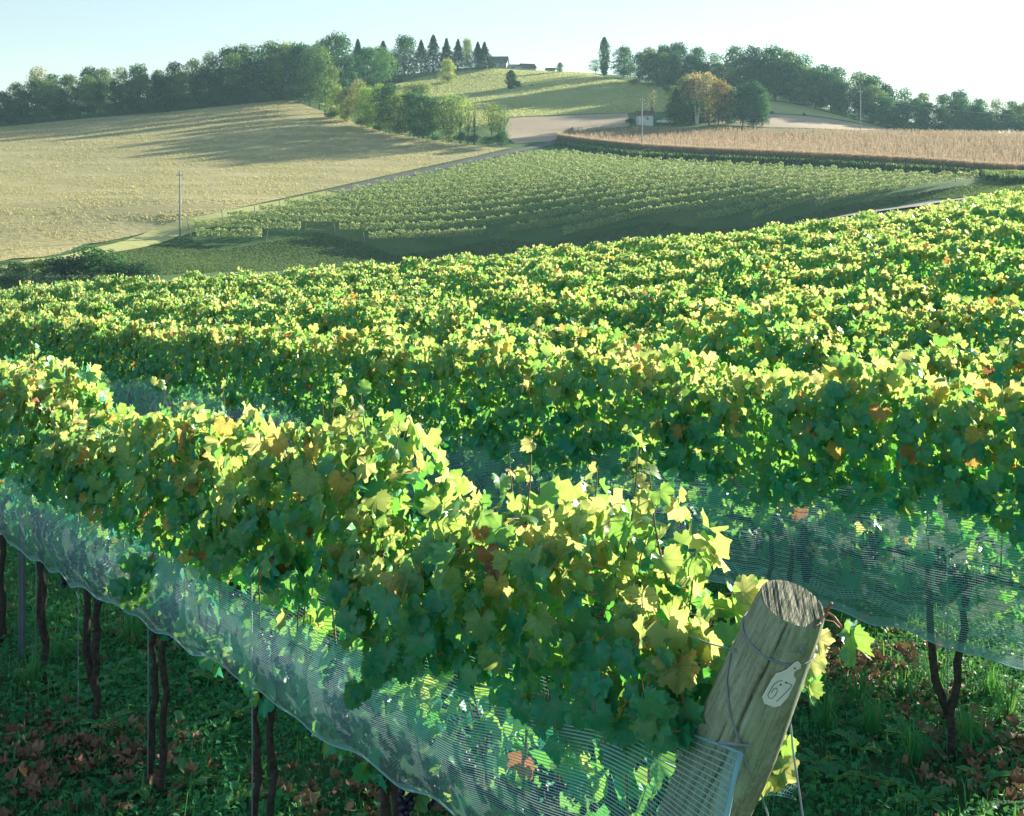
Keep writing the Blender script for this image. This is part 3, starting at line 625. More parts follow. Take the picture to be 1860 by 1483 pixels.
# thin grey posts along the front rows
# ------------------------------------------------------------------ utility poles and the cable
M['pole'] = plain('pole_wood', (0.36, 0.36, 0.35), 0.85, 0.15, 0.2, 4)
def pole(u, bv, tv, label, arm=True, ymin=100):
    b = G(u, bv, ymin); h = top_h(b, tv); e = tag(empty('utility_pole', b), label, 'utility pole', 'utility poles across the valley')
    MB().tube([(0, 0, -0.5), (0, 0, h * 0.5), (0, 0, h)], [0.19, 0.16, 0.12], 8).build('pole', M['pole'], e, True)
    if arm:
        mb = MB(); mb.box(-0.6, 0.6, -0.19, -0.07, h - 0.75, h - 0.63); mb.build('crossarm', M['pole'], e)
        for x in (-0.5, 0.5): MB().tube([(x, -0.13, h - 0.63), (x, -0.13, h - 0.5), (x, -0.13, h - 0.42)], [0.04, 0.06, 0.03], 6).build('insulator', M['wire'], e)
    MB().tube([(0, 0.12, h * 0.62), (0, 0.12, h * 0.62 + 0.7)], 0.12, 7).build('transformer', M['steel'], e) if not arm else None
    return b, h
pole(327, 433, 311, 'grey utility pole at the left end of far vineyard')
pole(917, 264, 189, 'utility pole beside the shrub at the lane corner', ymin=200)
pole(1166, 279, 178, 'tall utility pole in front of the corn', ymin=200)
pb, ph_ = pole(1563, 240, 163, 'utility pole on the lawn before the right wood', arm=True, ymin=300)
e0 = Vector((pb[0], pb[1], pb[2] + ph_ - 2.2)); pe = P(1900, 211, 330); e1 = Vector(pe)
cab = [e0.lerp(e1, t / 16) - Vector((0, 0, 4 * 1.1 * (t / 16) * (1 - t / 16))) for t in range(17)]
tag(MB().tube(cab, 0.045, 5).build('power_cable', M['wire']), 'sagging pale cable running right from the lawn pole', 'cable')
# ------------------------------------------------------------------ buildings and truck
M['red_wall'] = plain('red_siding', (0.13, 0.05, 0.042), 0.8, 0.2, 0.2, 1)
M['pale_wall'] = plain('pale_siding', (0.55, 0.62, 0.62), 0.8, 0.2, 0.12, 1)
M['white_wall'] = plain('grey_siding', (0.33, 0.33, 0.33), 0.8, 0.2, 0.1, 1)
M['roof'] = plain('grey_shingles', (0.16, 0.15, 0.145), 0.9, 0.15, 0.25, 2)
M['roof_b'] = plain('brown_shingles', (0.14, 0.085, 0.07), 0.9, 0.15, 0.25, 2)
M['glass'] = plain('window_glass', (0.03, 0.045, 0.05), 0.1, 0.6, 0.1)
M['trim'] = plain('white_trim', (0.75, 0.76, 0.76), 0.6, 0.3, 0.05)
M['tyre'] = plain('tyre_rubber', (0.03, 0.03, 0.03), 0.9, 0.1)
M['truck'] = plain('white_paint', (0.72, 0.78, 0.80), 0.35, 0.5, 0.04)
def house(name, loc, rz, lx, ly, hw, hr, wall, roof, label, wins, door=None, chim=False):
    e = tag(empty(name, loc, rz), label, 'house' if 'house' in name else 'building')
    mb = MB(); x, y = lx / 2, ly / 2
    mb.box(-x, x, -y, y, -1.0, hw); mb.add([(-x, -y, hw), (-x, y, hw), (-x, 0, hw + hr), (x, -y, hw), (x, y, hw), (x, 0, hw + hr)], [(0, 2, 1), (3, 4, 5)]); mb.build('wall', wall, e)
    ov = 0.4; mr = MB(); t = 0.18
    for sg in (-1, 1):
        sl = hr / y; y1 = (y + ov) * sg; z1 = hw - ov * sl
        mr.add([(-x - ov, y1, z1), (x + ov, y1, z1), (x + ov, 0, hw + hr), (-x - ov, 0, hw + hr), (-x - ov, y1, z1 + t), (x + ov, y1, z1 + t), (x + ov, 0, hw + hr + t), (-x - ov, 0, hw + hr + t)],
               [(0, 1, 2, 3), (4, 7, 6, 5), (0, 4, 5, 1), (0, 3, 7, 4), (1, 5, 6, 2)])
    ro = mr.build('roof', roof, e)
    if chim: MB().box(x * 0.4, x * 0.4 + 0.7, -0.35, 0.35, hw + hr - 0.7, hw + hr + 0.9).build('chimney', M['red_wall'], ro)
    for wx, wz, ww, wh in wins:
        wo = MB().box(wx - ww / 2, wx + ww / 2, -y - 0.06, -y + 0.02, wz, wz + wh).build('window', M['trim'], e)
        MB().box(wx - ww / 2 + 0.1, wx + ww / 2 - 0.1, -y - 0.085, -y - 0.065, wz + 0.1, wz + wh - 0.1).build('pane', M['glass'], wo)
    if door is not None: MB().box(door - 0.5, door + 0.5, -y - 0.07, -y + 0.02, 0, 2.1).build('door', M['trim'], e)
    return e
def at(u, bv, ymin=300): return G(u, bv, ymin)
house('red_house', at(1250, 219.5), 0.1, 11, 7, 2.9, 1.9, M['red_wall'], M['roof_b'], 'low red house half hidden behind the birch', [(-3.4, 1, 1.3, 1.3), (-0.5, 1, 1.3, 1.3), (3.8, 1, 1.3, 1.3)], 1.8, True)
house('garage_building', at(1171, 226), -0.1, 5, 5, 2.6, 1.2, M['pale_wall'], M['roof_b'], 'small pale garage behind the tall utility pole', [(0.8, 1.0, 1.0, 1.0)], -1.2)
hb = GY(905, 498); house('hilltop_house', (hb[0], hb[1], hb[2] - 0.2), -0.12, 7.5, 7, 2.2, 2.6, M['white_wall'], M['roof'], 'grey-roofed house on the skyline beside the spruces', [(-2, 1, 1, 1.2), (2, 1, 1, 1.2)], 0)
hb = GY(932, 500); house('porch_building', (hb[0], hb[1], hb[2] - 0.1), 0.0, 8, 4, 1.3, 0.6, M['pale_wall'], M['roof'], 'long low wing right of the skyline house', [(0, 0.3, 2, 0.7)])
hb = GY(958, 500); house('shed_building', (hb[0], hb[1], hb[2] - 0.4), 0.35, 5.5, 4.5, 1.2, 1.6, M['pale_wall'], M['roof_b'], 'slope-roofed shed on the skyline right of the house', [(0, 0.3, 0.8, 0.6)])
hb = GY(1000, 502); house('hut_building', (hb[0], hb[1], hb[2] - 0.3), 0.1, 3.4, 3, 0.9, 0.6, M['pale_wall'], M['roof_b'], 'tiny brown roof peeking over the skyline', [(0, 0.2, 0.7, 0.5)])
tb = at(1207, 226); te = tag(empty('pickup_truck', (tb[0], tb[1] - 1, hz(tb[0], tb[1] - 1) + 0.14), 0.25), 'white pickup truck parked left of the broad conifer', 'truck')
prof = [(-2.6, .45), (2.6, .45), (2.65, .85), (2.5, 1.05), (1.3, 1.15), (0.75, 1.75), (-0.5, 1.78), (-0.75, 1.1), (-2.6, 1.1)]
mb = MB(); n_ = len(prof); mb.add([(x, -0.92, z) for x, z in prof] + [(x, 0.92, z) for x, z in prof], [tuple(range(n_)), tuple(range(2 * n_ - 1, n_ - 1, -1))] + [(i, (i + 1) % n_, (i + 1) % n_ + n_, i + n_)[::-1] for i in range(n_)]); mb.build('body', M['truck'], te)
for sy in (-1, 1):
    MB().add([(1.15, sy * .925, 1.2), (.72, sy * .925, 1.66), (-.42, sy * .925, 1.68), (-.58, sy * .925, 1.2)], [(0, 1, 2, 3) if sy < 0 else (3, 2, 1, 0)]).build('side_window', M['glass'], te)
    for wx in (-1.6, 1.7):
        wo = MB().tube([(wx, sy * .72, .38), (wx, sy * .95, .38)], .38, 14).build('wheel', M['tyre'], te); MB().tube([(wx, sy * .94, .38), (wx, sy * .965, .38)], .2, 10).build('rim', M['trim'], wo)

# ------------------------------------------------------------------ near vineyard
DX, DY = -0.583, 0.8125                                   # row direction; the rows fall away to the left
NX, NY = 0.8125, 0.583                                    # across the rows, away from the camera
ROT = math.atan2(DY, DX)                                  # local x along the row, local y towards the camera
def row_D(n): return 2.22 if n == 1 else 5.8 + 3.3 * (n - 2)
def row_pt(D, s): return NX * D + DX * s, NY * D + DY * s
def row_su(D, u):
    k = (u - U0) / F; Y = D / (NY + NX * k); return DX * k * Y + DY * Y, Y
# leaf shapes: five-lobed, toothed, folded along the midrib; petiole ribbon at the base
_half = [(0.0, .60), (.045, .50), (.10, .515), (.125, .45), (.175, .44), (.18, .375), (.23, .41), (.30, .43), (.315, .35), (.385, .35), (.38, .27), (.45, .25), (.415, .17), (.43, .12), (.405, .07), (.46, .04), (.475, -.03), (.42, -.07), (.42, -.14), (.34, -.15), (.31, -.23), (.24, -.20), (.17, -.26), (.10, -.19), (.03, -.04)]
def leaf_outline():
    return np.array(_half + [(-x, y) for x, y in _half[:0:-1]])
def leaf_mesh(seed, lod):
    r = np.random.default_rng(seed); o = leaf_outline()
    if lod == 1: o = o[[0, 3, 4, 7, 9, 11, 13, 14, 16, 18, 20, 22, 25, 26]] if False else o[[0, 5, 7, 9, 11, 14, 16, 18, 22, 24, 25, 27, 31, 33, 35, 38, 40, 42, 44]]
    if lod == 2: o = np.array([(0, .6), (.42, .30), (.42, -.14), (.0, -.1), (-.42, -.14), (-.42, .30)])
    fold, curl, wav, ph = r.uniform(0.05, 0.7), r.uniform(-0.7, 1.6), r.uniform(0.03, 0.11), r.uniform(0, 6)
    o = o * (1 + r.normal(size=o.shape) * (0.035 if lod == 0 else 0.02))
    def zf(p):
        x, y = p[:, 0], p[:, 1]; rr = np.hypot(x, y)
        return fold * np.abs(x) * 0.8 - curl * rr ** 2 + wav * np.sin(np.arctan2(x, y) * 7 + ph) * rr / 0.45 + 0.10 * np.sin(y * 5 + ph) * rr
    n = len(o); V = [np.zeros((1, 2))]; T = []
    if lod == 0:
        m = 8; ri = [int(round(i * n / m)) % n for i in range(m)]; ring = o[ri] * 0.55; ring[0] = o[0] * 0.5
        V += [ring, o]; base = 1 + m
        for i in range(m): T.append((0, 1 + i, 1 + (i + 1) % m))
        for i in range(m):
            a = ri[i]; b = ri[(i + 1) % m] if i < m - 1 else n; mid = (a + b) // 2
            for k in range(a, b):
                T.append((1 + i if k < mid else 1 + (i + 1) % m, base + k, base + (k + 1) % n))
            T.append((1 + i, base + mid % n, 1 + (i + 1) % m))
    else:
        V.append(o)
        for i in range(n): T.append((0, 1 + i, 1 + (i + 1) % n))
    P2 = np.concatenate(V); P3 = np.c_[P2, zf(P2)]; T = [t[::-1] for t in T]; mi = [0] * len(T)
    if lod == 0:
        b = len(P3); w_ = 0.014; L = r.uniform(0.45, 0.75)
        P3 = np.r_[P3, [(-w_, 0, -.005), (w_, 0, -.005), (w_, -L * .55, -L * .35), (-w_, -L * .55, -L * .35), (w_, -L * .7, -L * .8), (-w_, -L * .7, -L * .8)]]
        T += [(b, b + 1, b + 2), (b, b + 2, b + 3), (b + 3, b + 2, b + 4), (b + 3, b + 4, b + 5)]; mi += [1] * 4
    return P3, np.array(T), mi
LEAF0 = []
for i in range(12):
    V_, T_, mi_ = leaf_mesh(100 + i, 0); LEAF0.append(np_mesh('leaf', V_, T_, [M['leaf'], M['petiole']], True, mi=mi_))
LEAF1 = [leaf_mesh(200 + i, 1)[:2] for i in range(8)]
LEAF2 = [leaf_mesh(300 + i, 2)[:2] for i in range(8)]
def leaf_mass(name, lib, r, pos, R, size, tint, mat):
    """many leaves as one mesh"""
    which = r.integers(0, len(lib), len(pos)); VV, TT, CC = [], [], []; off = 0
    for k, (v, t) in enumerate(lib):
        s = which == k; n = s.sum()
        if not n: continue
        VV.append((pos[s][:, None] + np.einsum('nij,kj->nki', R[s], v) * size[s][:, None, None]).reshape(-1, 3))
        TT.append((t[None] + (np.arange(n) * len(v))[:, None, None] + off).reshape(-1, 3)); off += n * len(v)
        CC.append(np.repeat(tint[s], len(v)))
    return np_mesh(name, np.concatenate(VV), np.concatenate(TT), mat, True, np.concatenate(CC))
def vine_tint(r, n, topness):
    """mostly green, more yellow high in the canopy, a few turned leaves"""
    t = np.clip(r.normal(0.18 + 0.43 * topness ** 1.6, 0.17), 0, 0.84); q = r.random(n)
    t = np.where(q > 0.976 - 0.03 * topness, r.uniform(0.84, 0.93, n), t); t = np.where(q > 0.994 - 0.004 * topness, r.uniform(0.93, 1.0, n), t)
    return t
def canopy(r, n, x0, x1, zt, zb, shell=0.24, top=0.18, front=0.6, inner=0.22):
    """leaf positions and frames in a hedge-like canopy; y > 0 is the camera side"""
    x = r.uniform(x0, x1, n); ztx, zbx = zt(x), zb(x); istop = r.random(n) < top
    side = np.where(r.random(n) < front, 1.0, -1.0)
    f = r.random(n) ** 0.9; z = zbx + (ztx - zbx) * f
    bulge = shell * (0.75 + 0.4 * np.sin(np.clip(f, 0, 1) * 2.6)) * np.where(f > 0.85, 0.75, 1.0)
    y = side * (bulge + r.normal(0, 0.055, n))
    z = np.where(istop, ztx - 0.14 + r.normal(0, 0.06, n), z); y = np.where(istop, r.uniform(-shell, shell, n) * 0.8, y)
    core = r.random(n) < inner; y = np.where(core, r.uniform(-0.5, 0.5, n) * shell, y); z = np.where(core, zbx + (ztx - zbx - 0.12) * r.random(n), z)
    topness = np.clip((z - zbx) / np.maximum(ztx - zbx, 0.2), 0, 1)
    nr = np.c_[r.normal(0, 0.45, n), side * 1.0 + r.normal(0, 0.25, n), 0.35 + r.normal(0, 0.35, n)]
    tip = np.c_[r.normal(0, 0.5, n), side * 0.25 + r.normal(0, 0.3, n), -1 + r.normal(0, 0.35, n)]
    nt_ = np.c_[r.normal(0, 0.7, n), r.normal(0, 0.7, n), 0.9 + 0 * x]; tt_ = np.c_[r.normal(0, 1, n), r.normal(0, 1, n), r.normal(-0.2, 0.6, n)]
    nr = np.where(istop[:, None], nt_, nr); tip = np.where(istop[:, None], tt_, tip)
    return np.c_[x, y, z], frames(nr, tip), topness, side
def trunk_mesh(seed, two=False, h=1.02, h0=0.0):
    rr = random.Random(seed); mb = MB()
    for k in range(2 if two else 1):
        x0 = rr.uniform(-0.03, 0.03) + (0.16 * k if two else 0); y0 = rr.uniform(-.03, .03); pts, rad = [], []
        lean = rr.uniform(-0.16, 0.16); m = 13
        for i in range(m):
            t = i / (m - 1); pts.append((x0 + lean * t * t + rr.uniform(-.014, .014), y0 + rr.uniform(-.014, .014), -0.12 + (h + 0.12) * t))
            rad.append((0.026 - 0.008 * t) * rr.uniform(0.84, 1.18) * (1.35 if i < 2 else 1) * (0.75 if two else 1))
        mb.tube(pts, rad, 8)
        if rr.random() < 0.6 and not two:   # a second arm forking low
            f = pts[4]; mb.tube([f, (f[0] + .07, f[1] + .02, f[2] + .16), (f[0] + .11, f[1], f[2] + .38), (f[0] + .13, f[1], h)], [.026, .024, .02, .017], 7)
    for sg in (-1, 1):                      # arms along the fruiting wire
        mb.tube([(pts[-1][0], y0, h - .03), (sg * 0.2, 0, h + .03), (sg * 0.6, rr.uniform(-.02, .02), h + .01)], [.02, .015, .010], 6)
    me = bpy.data.meshes.new('trunk'); me.from_pydata(mb.v, [], mb.f); me.materials.append(M['bark'])
    me.polygons.foreach_set('use_smooth', [True] * len(me.polygons)); me.update(); return me
TRUNK = [trunk_mesh(i, i % 4 == 3) for i in range(8)]
def bunch_mesh(seed):
    r = np.random.default_rng(seed); bm = bmesh.new()
    for i in range(34):
        t = (i + 0.5) / 34; rad = 0.030 * (1 - t) ** 0.6 + 0.003; a = i * 2.4 + r.normal() * .2
        bmesh.ops.create_icosphere(bm, subdivisions=1, radius=r.uniform(0.0095, 0.0125), matrix=Matrix.Translation((math.cos(a) * rad, math.sin(a) * rad, -0.17 * t)))
    for f in bm.faces: f.smooth = True
    me = bpy.data.meshes.new('grape_bunch'); bm.to_mesh(me); bm.free(); me.materials.append(M['grape']); return me
BUNCH = [bunch_mesh(i) for i in range(3)]
def shoot_mesh(r, x, zt):
    mb = MB(); x1 = x + r.normal(0, 0.12); y1 = r.normal(0, 0.14); tx, ty = r.normal(0, .12), r.normal(0, .10); p = []
    for k in range(9):
        t = k / 8; p.append((x + (x1 - x) * t + tx * t ** 3 + .012 * math.sin(t * 9 + x * 7), y1 * t ** 1.4 + ty * t ** 3, 1.05 + (zt - 1.03) * t - .06 * t ** 6))
    mb.tube(p, [.0048 - .0036 * k / 8 for k in range(9)], 5); return mb
def add_vine(D, s, zt, zb, label, group, seed, n_obj, n_mass, cat='grapevine', bunches=0, shoots=0, lib=LEAF1, shell=0.24, smin=0.095, smax=0.155, trunk=True, stub=0.63, front=0.62, lo=None, fruit=0):
    r = np.random.default_rng(seed); x, y = row_pt(D, s); e = empty('grapevine', (x, y, hz(x, y)), ROT)
    tag(e, label, cat, group)
    if trunk: ob('trunk', TRUNK[seed % 8], e)
    n = n_obj + n_mass
    pos, R, top, side = canopy(r, n, -stub if lo is None else lo, stub, zt, zb, shell, 0.2, front)
    slope = -0.0605; pos[:, 2] += pos[:, 0] * slope
    size = r.uniform(smin, smax, n); tint = vine_tint(r, n, top)
    order = np.argsort(-(pos[:, 1] + 0.35 * pos[:, 2] + r.normal(0, 0.12, n)))        # those that show largest: camera side and top
    io, im = order[:n_obj], order[n_obj:]
    for i in io:
        o = bpy.data.objects.new('leaf', LEAF0[int(r.integers(0, 12))]); C.objects.link(o); o.parent = e
        mt = Matrix(R[i].tolist()).to_4x4() @ Matrix.Diagonal((size[i], size[i], size[i], 1)); mt.translation = pos[i]
        o.matrix_basis = mt; o.color = (tint[i], 0, 0, 1)
    if fruit:                                  # sparse leaves of the fruiting zone behind the net
        nf = fruit; q = np.c_[r.uniform(-stub, stub, nf), r.uniform(-0.18, 0.07, nf), r.uniform(0.86, 1.32, nf)]; Rf = frames(np.c_[r.normal(0, .6, nf), r.normal(0, 1, nf), r.normal(.3, .5, nf)], np.c_[r.normal(0, .5, nf), r.normal(0, .3, nf), -np.ones(nf)])
        f_ = ob('fruit_zone_leaves', leaf_mass('fruit_zone_leaves', lib, r, q, Rf, r.uniform(.07, .14, nf), vine_tint(r, nf, np.zeros(nf)), M['leaf_s']), e); f_['kind'] = 'stuff'
    if len(im):
        f_ = ob('foliage', leaf_mass('foliage', lib, r, pos[im], R[im], size[im], tint[im], M['leaf_s']), e); f_['kind'] = 'stuff'
    for k in range(shoots):
        xx = r.uniform(-0.55, 0.55); mbs = shoot_mesh(r, xx, float(zt(np.array([xx]))[0])); mbs.build('shoot', M['cane'], e, True)
    for k in range(bunches):
        o = ob('grape_bunch', BUNCH[k % 3], e, (r.uniform(-.58, .58), r.uniform(-0.08, 0.10), r.uniform(1.0, 1.2))); o.rotation_euler = (r.normal() * .15, r.normal() * .15, r.random() * 6); o.scale = (1.2,) * 3
    return e
# --- front row: heights of the canopy top and of the lower leaf edge along the row
D1 = row_D(1)
def row_curve(D, tbl, dz=0.0):
    S_, Z_ = [], []
    for u, v in tbl:
        s, Y = row_su(D, u); x, y = row_pt(D, s); S_.append(s); Z_.append(Y * (VH - v) / F - hz(x, y))
    o = np.argsort(S_); S_, Z_ = np.array(S_)[o], np.array(Z_)[o]
    return lambda s: np.interp(s, S_, Z_) + dz
top1 = row_curve(D1, [(-300,575),(0,640),(60,622),(100,640),(140,690),(180,725),(230,740),(300,715),(400,702),(440,735),(500,800),(560,780),(610,700),(660,705),(720,765),(760,850),(800,905),(850,935),(900,880),(920,835),(960,828),(1000,850),(1080,850),(1150,822),(1180,860),(1205,960),(1260,1005),(1330,1015),(1352,1060)], -0.11)
bot1 = row_curve(D1 - 0.22, [(-300,720),(0,860),(100,900),(200,940),(270,985),(420,1030),(560,1100),(650,1160),(700,1190),(830,1225),(900,1280),(1000,1330),(1100,1350),(1190,1345),(1250,1330),(1290,1290),(1352,1250)], -0.02)
def shift(fn, s0): return lambda x: fn(s0 + x)
v1 = [2.62, 3.74, 4.86, 6.14, 7.34, 8.26, 9.34, 10.5]
for i, s in enumerate(v1):
    lo = (v1[i - 1] + s) / 2 if i else 2.12; hi = (v1[i + 1] + s) / 2 if i < 7 else 11.2
    wdt = max(s - lo, hi - s) + 0.03
    nob = 300
    e = add_vine(D1, s, shift(top1, s), shift(bot1, s), ['leafy grapevine closest to the leaning end post in the front row', 'second grapevine from the end post in the front row', 'third grapevine from the end post, front row, with paired trunks', 'fourth grapevine from the end post in the front row', 'fifth grapevine from the end post in the front row', 'sixth grapevine from the end post in the front row', 'seventh grapevine from the end post in the front row', 'front row grapevine at the left picture edge'][i],
                 'grapevines of the front row', 3000 + i * 8 + (3 if i == 2 else i), nob, 430, bunches=7, shoots=6, stub=min(hi - s + .03, .7), lo=max(lo - s - .03, -.7), fruit=170, smin=0.064, smax=0.125, shell=0.22)
# --- second row
D2 = row_D(2)
top2 = row_curve(D2, [(-300,555),(0,572),(100,575),(250,592),(400,596),(600,606),(800,618),(1000,632),(1200,650),(1400,668),(1600,676),(1860,690),(2100,700)])
bot2 = row_curve(D2 - 0.27, [(-300,640),(0,662),(140,682),(300,712),(450,745),(620,790),(850,838),(1000,858),(1200,892),(1400,925),(1600,958),(1860,990),(2100,1040)], 0.07)
def wob(fn, s0, seed, a): return lambda x: fn(s0 + x) + a * np.sin((s0 + x) * 3.1 + seed) + a * 0.7 * np.sin((s0 + x) * 7.3 + seed * 2)
s = 2.79; i = 1
while s < 27:
    add_vine(D2, s, wob(top2, s, 0.3, 0.06), wob(bot2, s, 1.7, 0.05), f'{nth(i)} grapevine from the right picture edge in the netted second row', 'grapevines of the second row', 4000 + i, 300, 420, bunches=4 if s < 14 else 0, shoots=3 if s < 14 else 0, fruit=150, shell=0.27, smin=0.08, smax=0.14)
    s += 1.2; i += 1
# --- further rows: shared foliage pieces, every vine its own object, the farthest as one mass
MODS = {}
for lod, (lib, n, sz) in {3: (LEAF1, 900, (0.08, 0.14)), 5: (LEAF1, 1050, (0.08, 0.135)), 8: (LEAF2, 1000, (0.085, 0.145))}.items():
    MODS[lod] = []
    for k in range(7):
        r = np.random.default_rng(lod * 50 + k); a = r.uniform(0, 6, 3)
        zt = lambda x, a=a: 1.98 + 0.10 * np.sin(x * 3.3 + a[0]) + 0.08 * np.sin(x * 8 + a[1]); zb = lambda x: 0.95 + 0 * x
        pos, R, top, side = canopy(r, n, -0.66, 0.66, zt, zb, 0.235, 0.22, 0.55, 0.3); pos[:, 2] -= pos[:, 0] * 0.05; top = np.clip(top + 0.28 * np.sin(pos[:, 0] * 4 + a[2]) * np.sin(pos[:, 2] * 6 + a[0]), 0, 1)
        MODS[lod].append(leaf_mass('foliage', lib, r, pos, R, r.uniform(*sz, n), vine_tint(r, n, top), M['leaf_s']))
cands = []
for n in range(3, 34):
    D = row_D(n); s_lo, _ = row_su(D, 1960); s_hi, Yh = row_su(D, -120); s = s_lo - 0.6 + (n * 0.37 % 1)
    while s < s_hi + 0.6:
        x, y = row_pt(D, s)
        if y < 100 - max(0, -x) * 0.9 and y > 0 and not (y > 62 + max(0, x) * 1.1) and (n * 7919 + int(s * 10) * 104729) % 100 > 4: cands.append((y, n, D, s, x))
        s += 1.2
# keep what stands this side of the crest
cands.sort(); near_c, far_c = cands[:268], cands[268:]
perrow = {}
for y, n, D, s, x in sorted(near_c, key=lambda c: (c[1], c[3])):
    i = perrow[n] = perrow.get(n, 0) + 1
    lod = 3 if n <= 4 else 5 if n <= 6 else 8; z = hz(x, y); seed = n * 100 + i; rr = random.Random(seed)
    lab = f'{nth(i)} grapevine from the right end in the {nth(n)} vine row back from the post'
    if n <= 4:
        r = np.random.default_rng(seed); a = r.uniform(0, 6, 2)
        e = add_vine(D, s, (lambda q, a=a: 1.97 + 0.11 * np.sin(q * 3.3 + a[0]) + 0.09 * np.sin(q * 8 + a[1])), (lambda q: 0.95 + 0 * q), lab, f'grapevines of the {nth(n)} row', seed, 130, 0, shoots=1 if n == 3 else 0, shell=0.30, smin=0.09, smax=0.145, front=0.8)
    else:
        e = tag(empty('grapevine', (x, y, z), ROT), lab, 'grapevine', f'grapevines of the {nth(n)} row')
        ob('trunk', TRUNK[seed % 8], e)
    f_ = ob('foliage', MODS[lod][rr.randrange(7)], e); f_['kind'] = 'stuff'; f_.rotation_euler = (0, 0, math.pi if rr.random() < 0.5 else 0); f_.scale = (1, rr.uniform(0.85, 1.2), rr.uniform(0.86, 1.10))
if far_c:
    nP = 240; r = np.random.default_rng(77); fc = np.array([(c[4], c[0]) for c in far_c]); fz = hgt(fc[:, 0], fc[:, 1])
    pos, R, top, side = canopy(r, nP * len(fc), -0.66, 0.66, lambda x: 1.95 + 0.16 * np.sin(x * 5 + r.random(len(x)) * 2), lambda x: 1.15 + 0 * x, 0.3, 0.42, 0.6)
    c_, s_ = math.cos(ROT), math.sin(ROT); Rz = np.array([[c_, -s_, 0], [s_, c_, 0], [0, 0, 1]])
    k = np.repeat(np.arange(len(fc)), nP); hsc = r.uniform(0.86, 1.10, len(fc)); pos[:, 2] *= hsc[k]
    pos = pos @ Rz.T + np.c_[fc[k], fz[k]]; R = np.einsum('ij,njk->nik', Rz, R)
    V_, Q_ = cards(r, pos, R[:, :, 2], r.uniform(0.12, 0.20, len(pos)), 0.9, R[:, :, 1])
    tag(ob('distant_grapevines', np_mesh('distant_grapevines', V_, Q_, M['leaf_s'], False, np.repeat(vine_tint(r, len(pos), top), 4))), 'mass of sunlit vine tops towards the crest of the near vineyard', 'grapevines', kind='stuff')
print('vines', len(near_c), len(far_c))

# ------------------------------------------------------------------ bird nets: cords and cross threads
def net_mat():
    t = NT('net_thread'); p = t.bsdf((0.27, 0.56, 0.60), 0.5, 0.2); tr = t.n('ShaderNodeBsdfTranslucent'); tr.inputs[0].default_value = (0.40, 0.56, 0.57, 1)
    ms = t.n('ShaderNodeMixShader'); ms.inputs[0].default_value = 0.09; t.l(p.outputs[0], ms.inputs[1]); t.l(tr.outputs[0], ms.inputs[2]); return t.done(ms)
M['net'] = net_mat()
def strands(P3, wdir, width):
    """P3 (n strands, m points, 3) -> quads of flat thread"""
    n, m, _ = P3.shape; h = wdir * (np.broadcast_to(np.asarray(width, float), (n,))[:, None, None] / 2)
    V = np.stack([P3 - h, P3 + h], 2).reshape(-1, 3); i = (np.arange(n)[:, None] * m + np.arange(m - 1)[None]).ravel() * 2
    return V, np.stack([i, i + 1, i + 3, i + 2], 1)
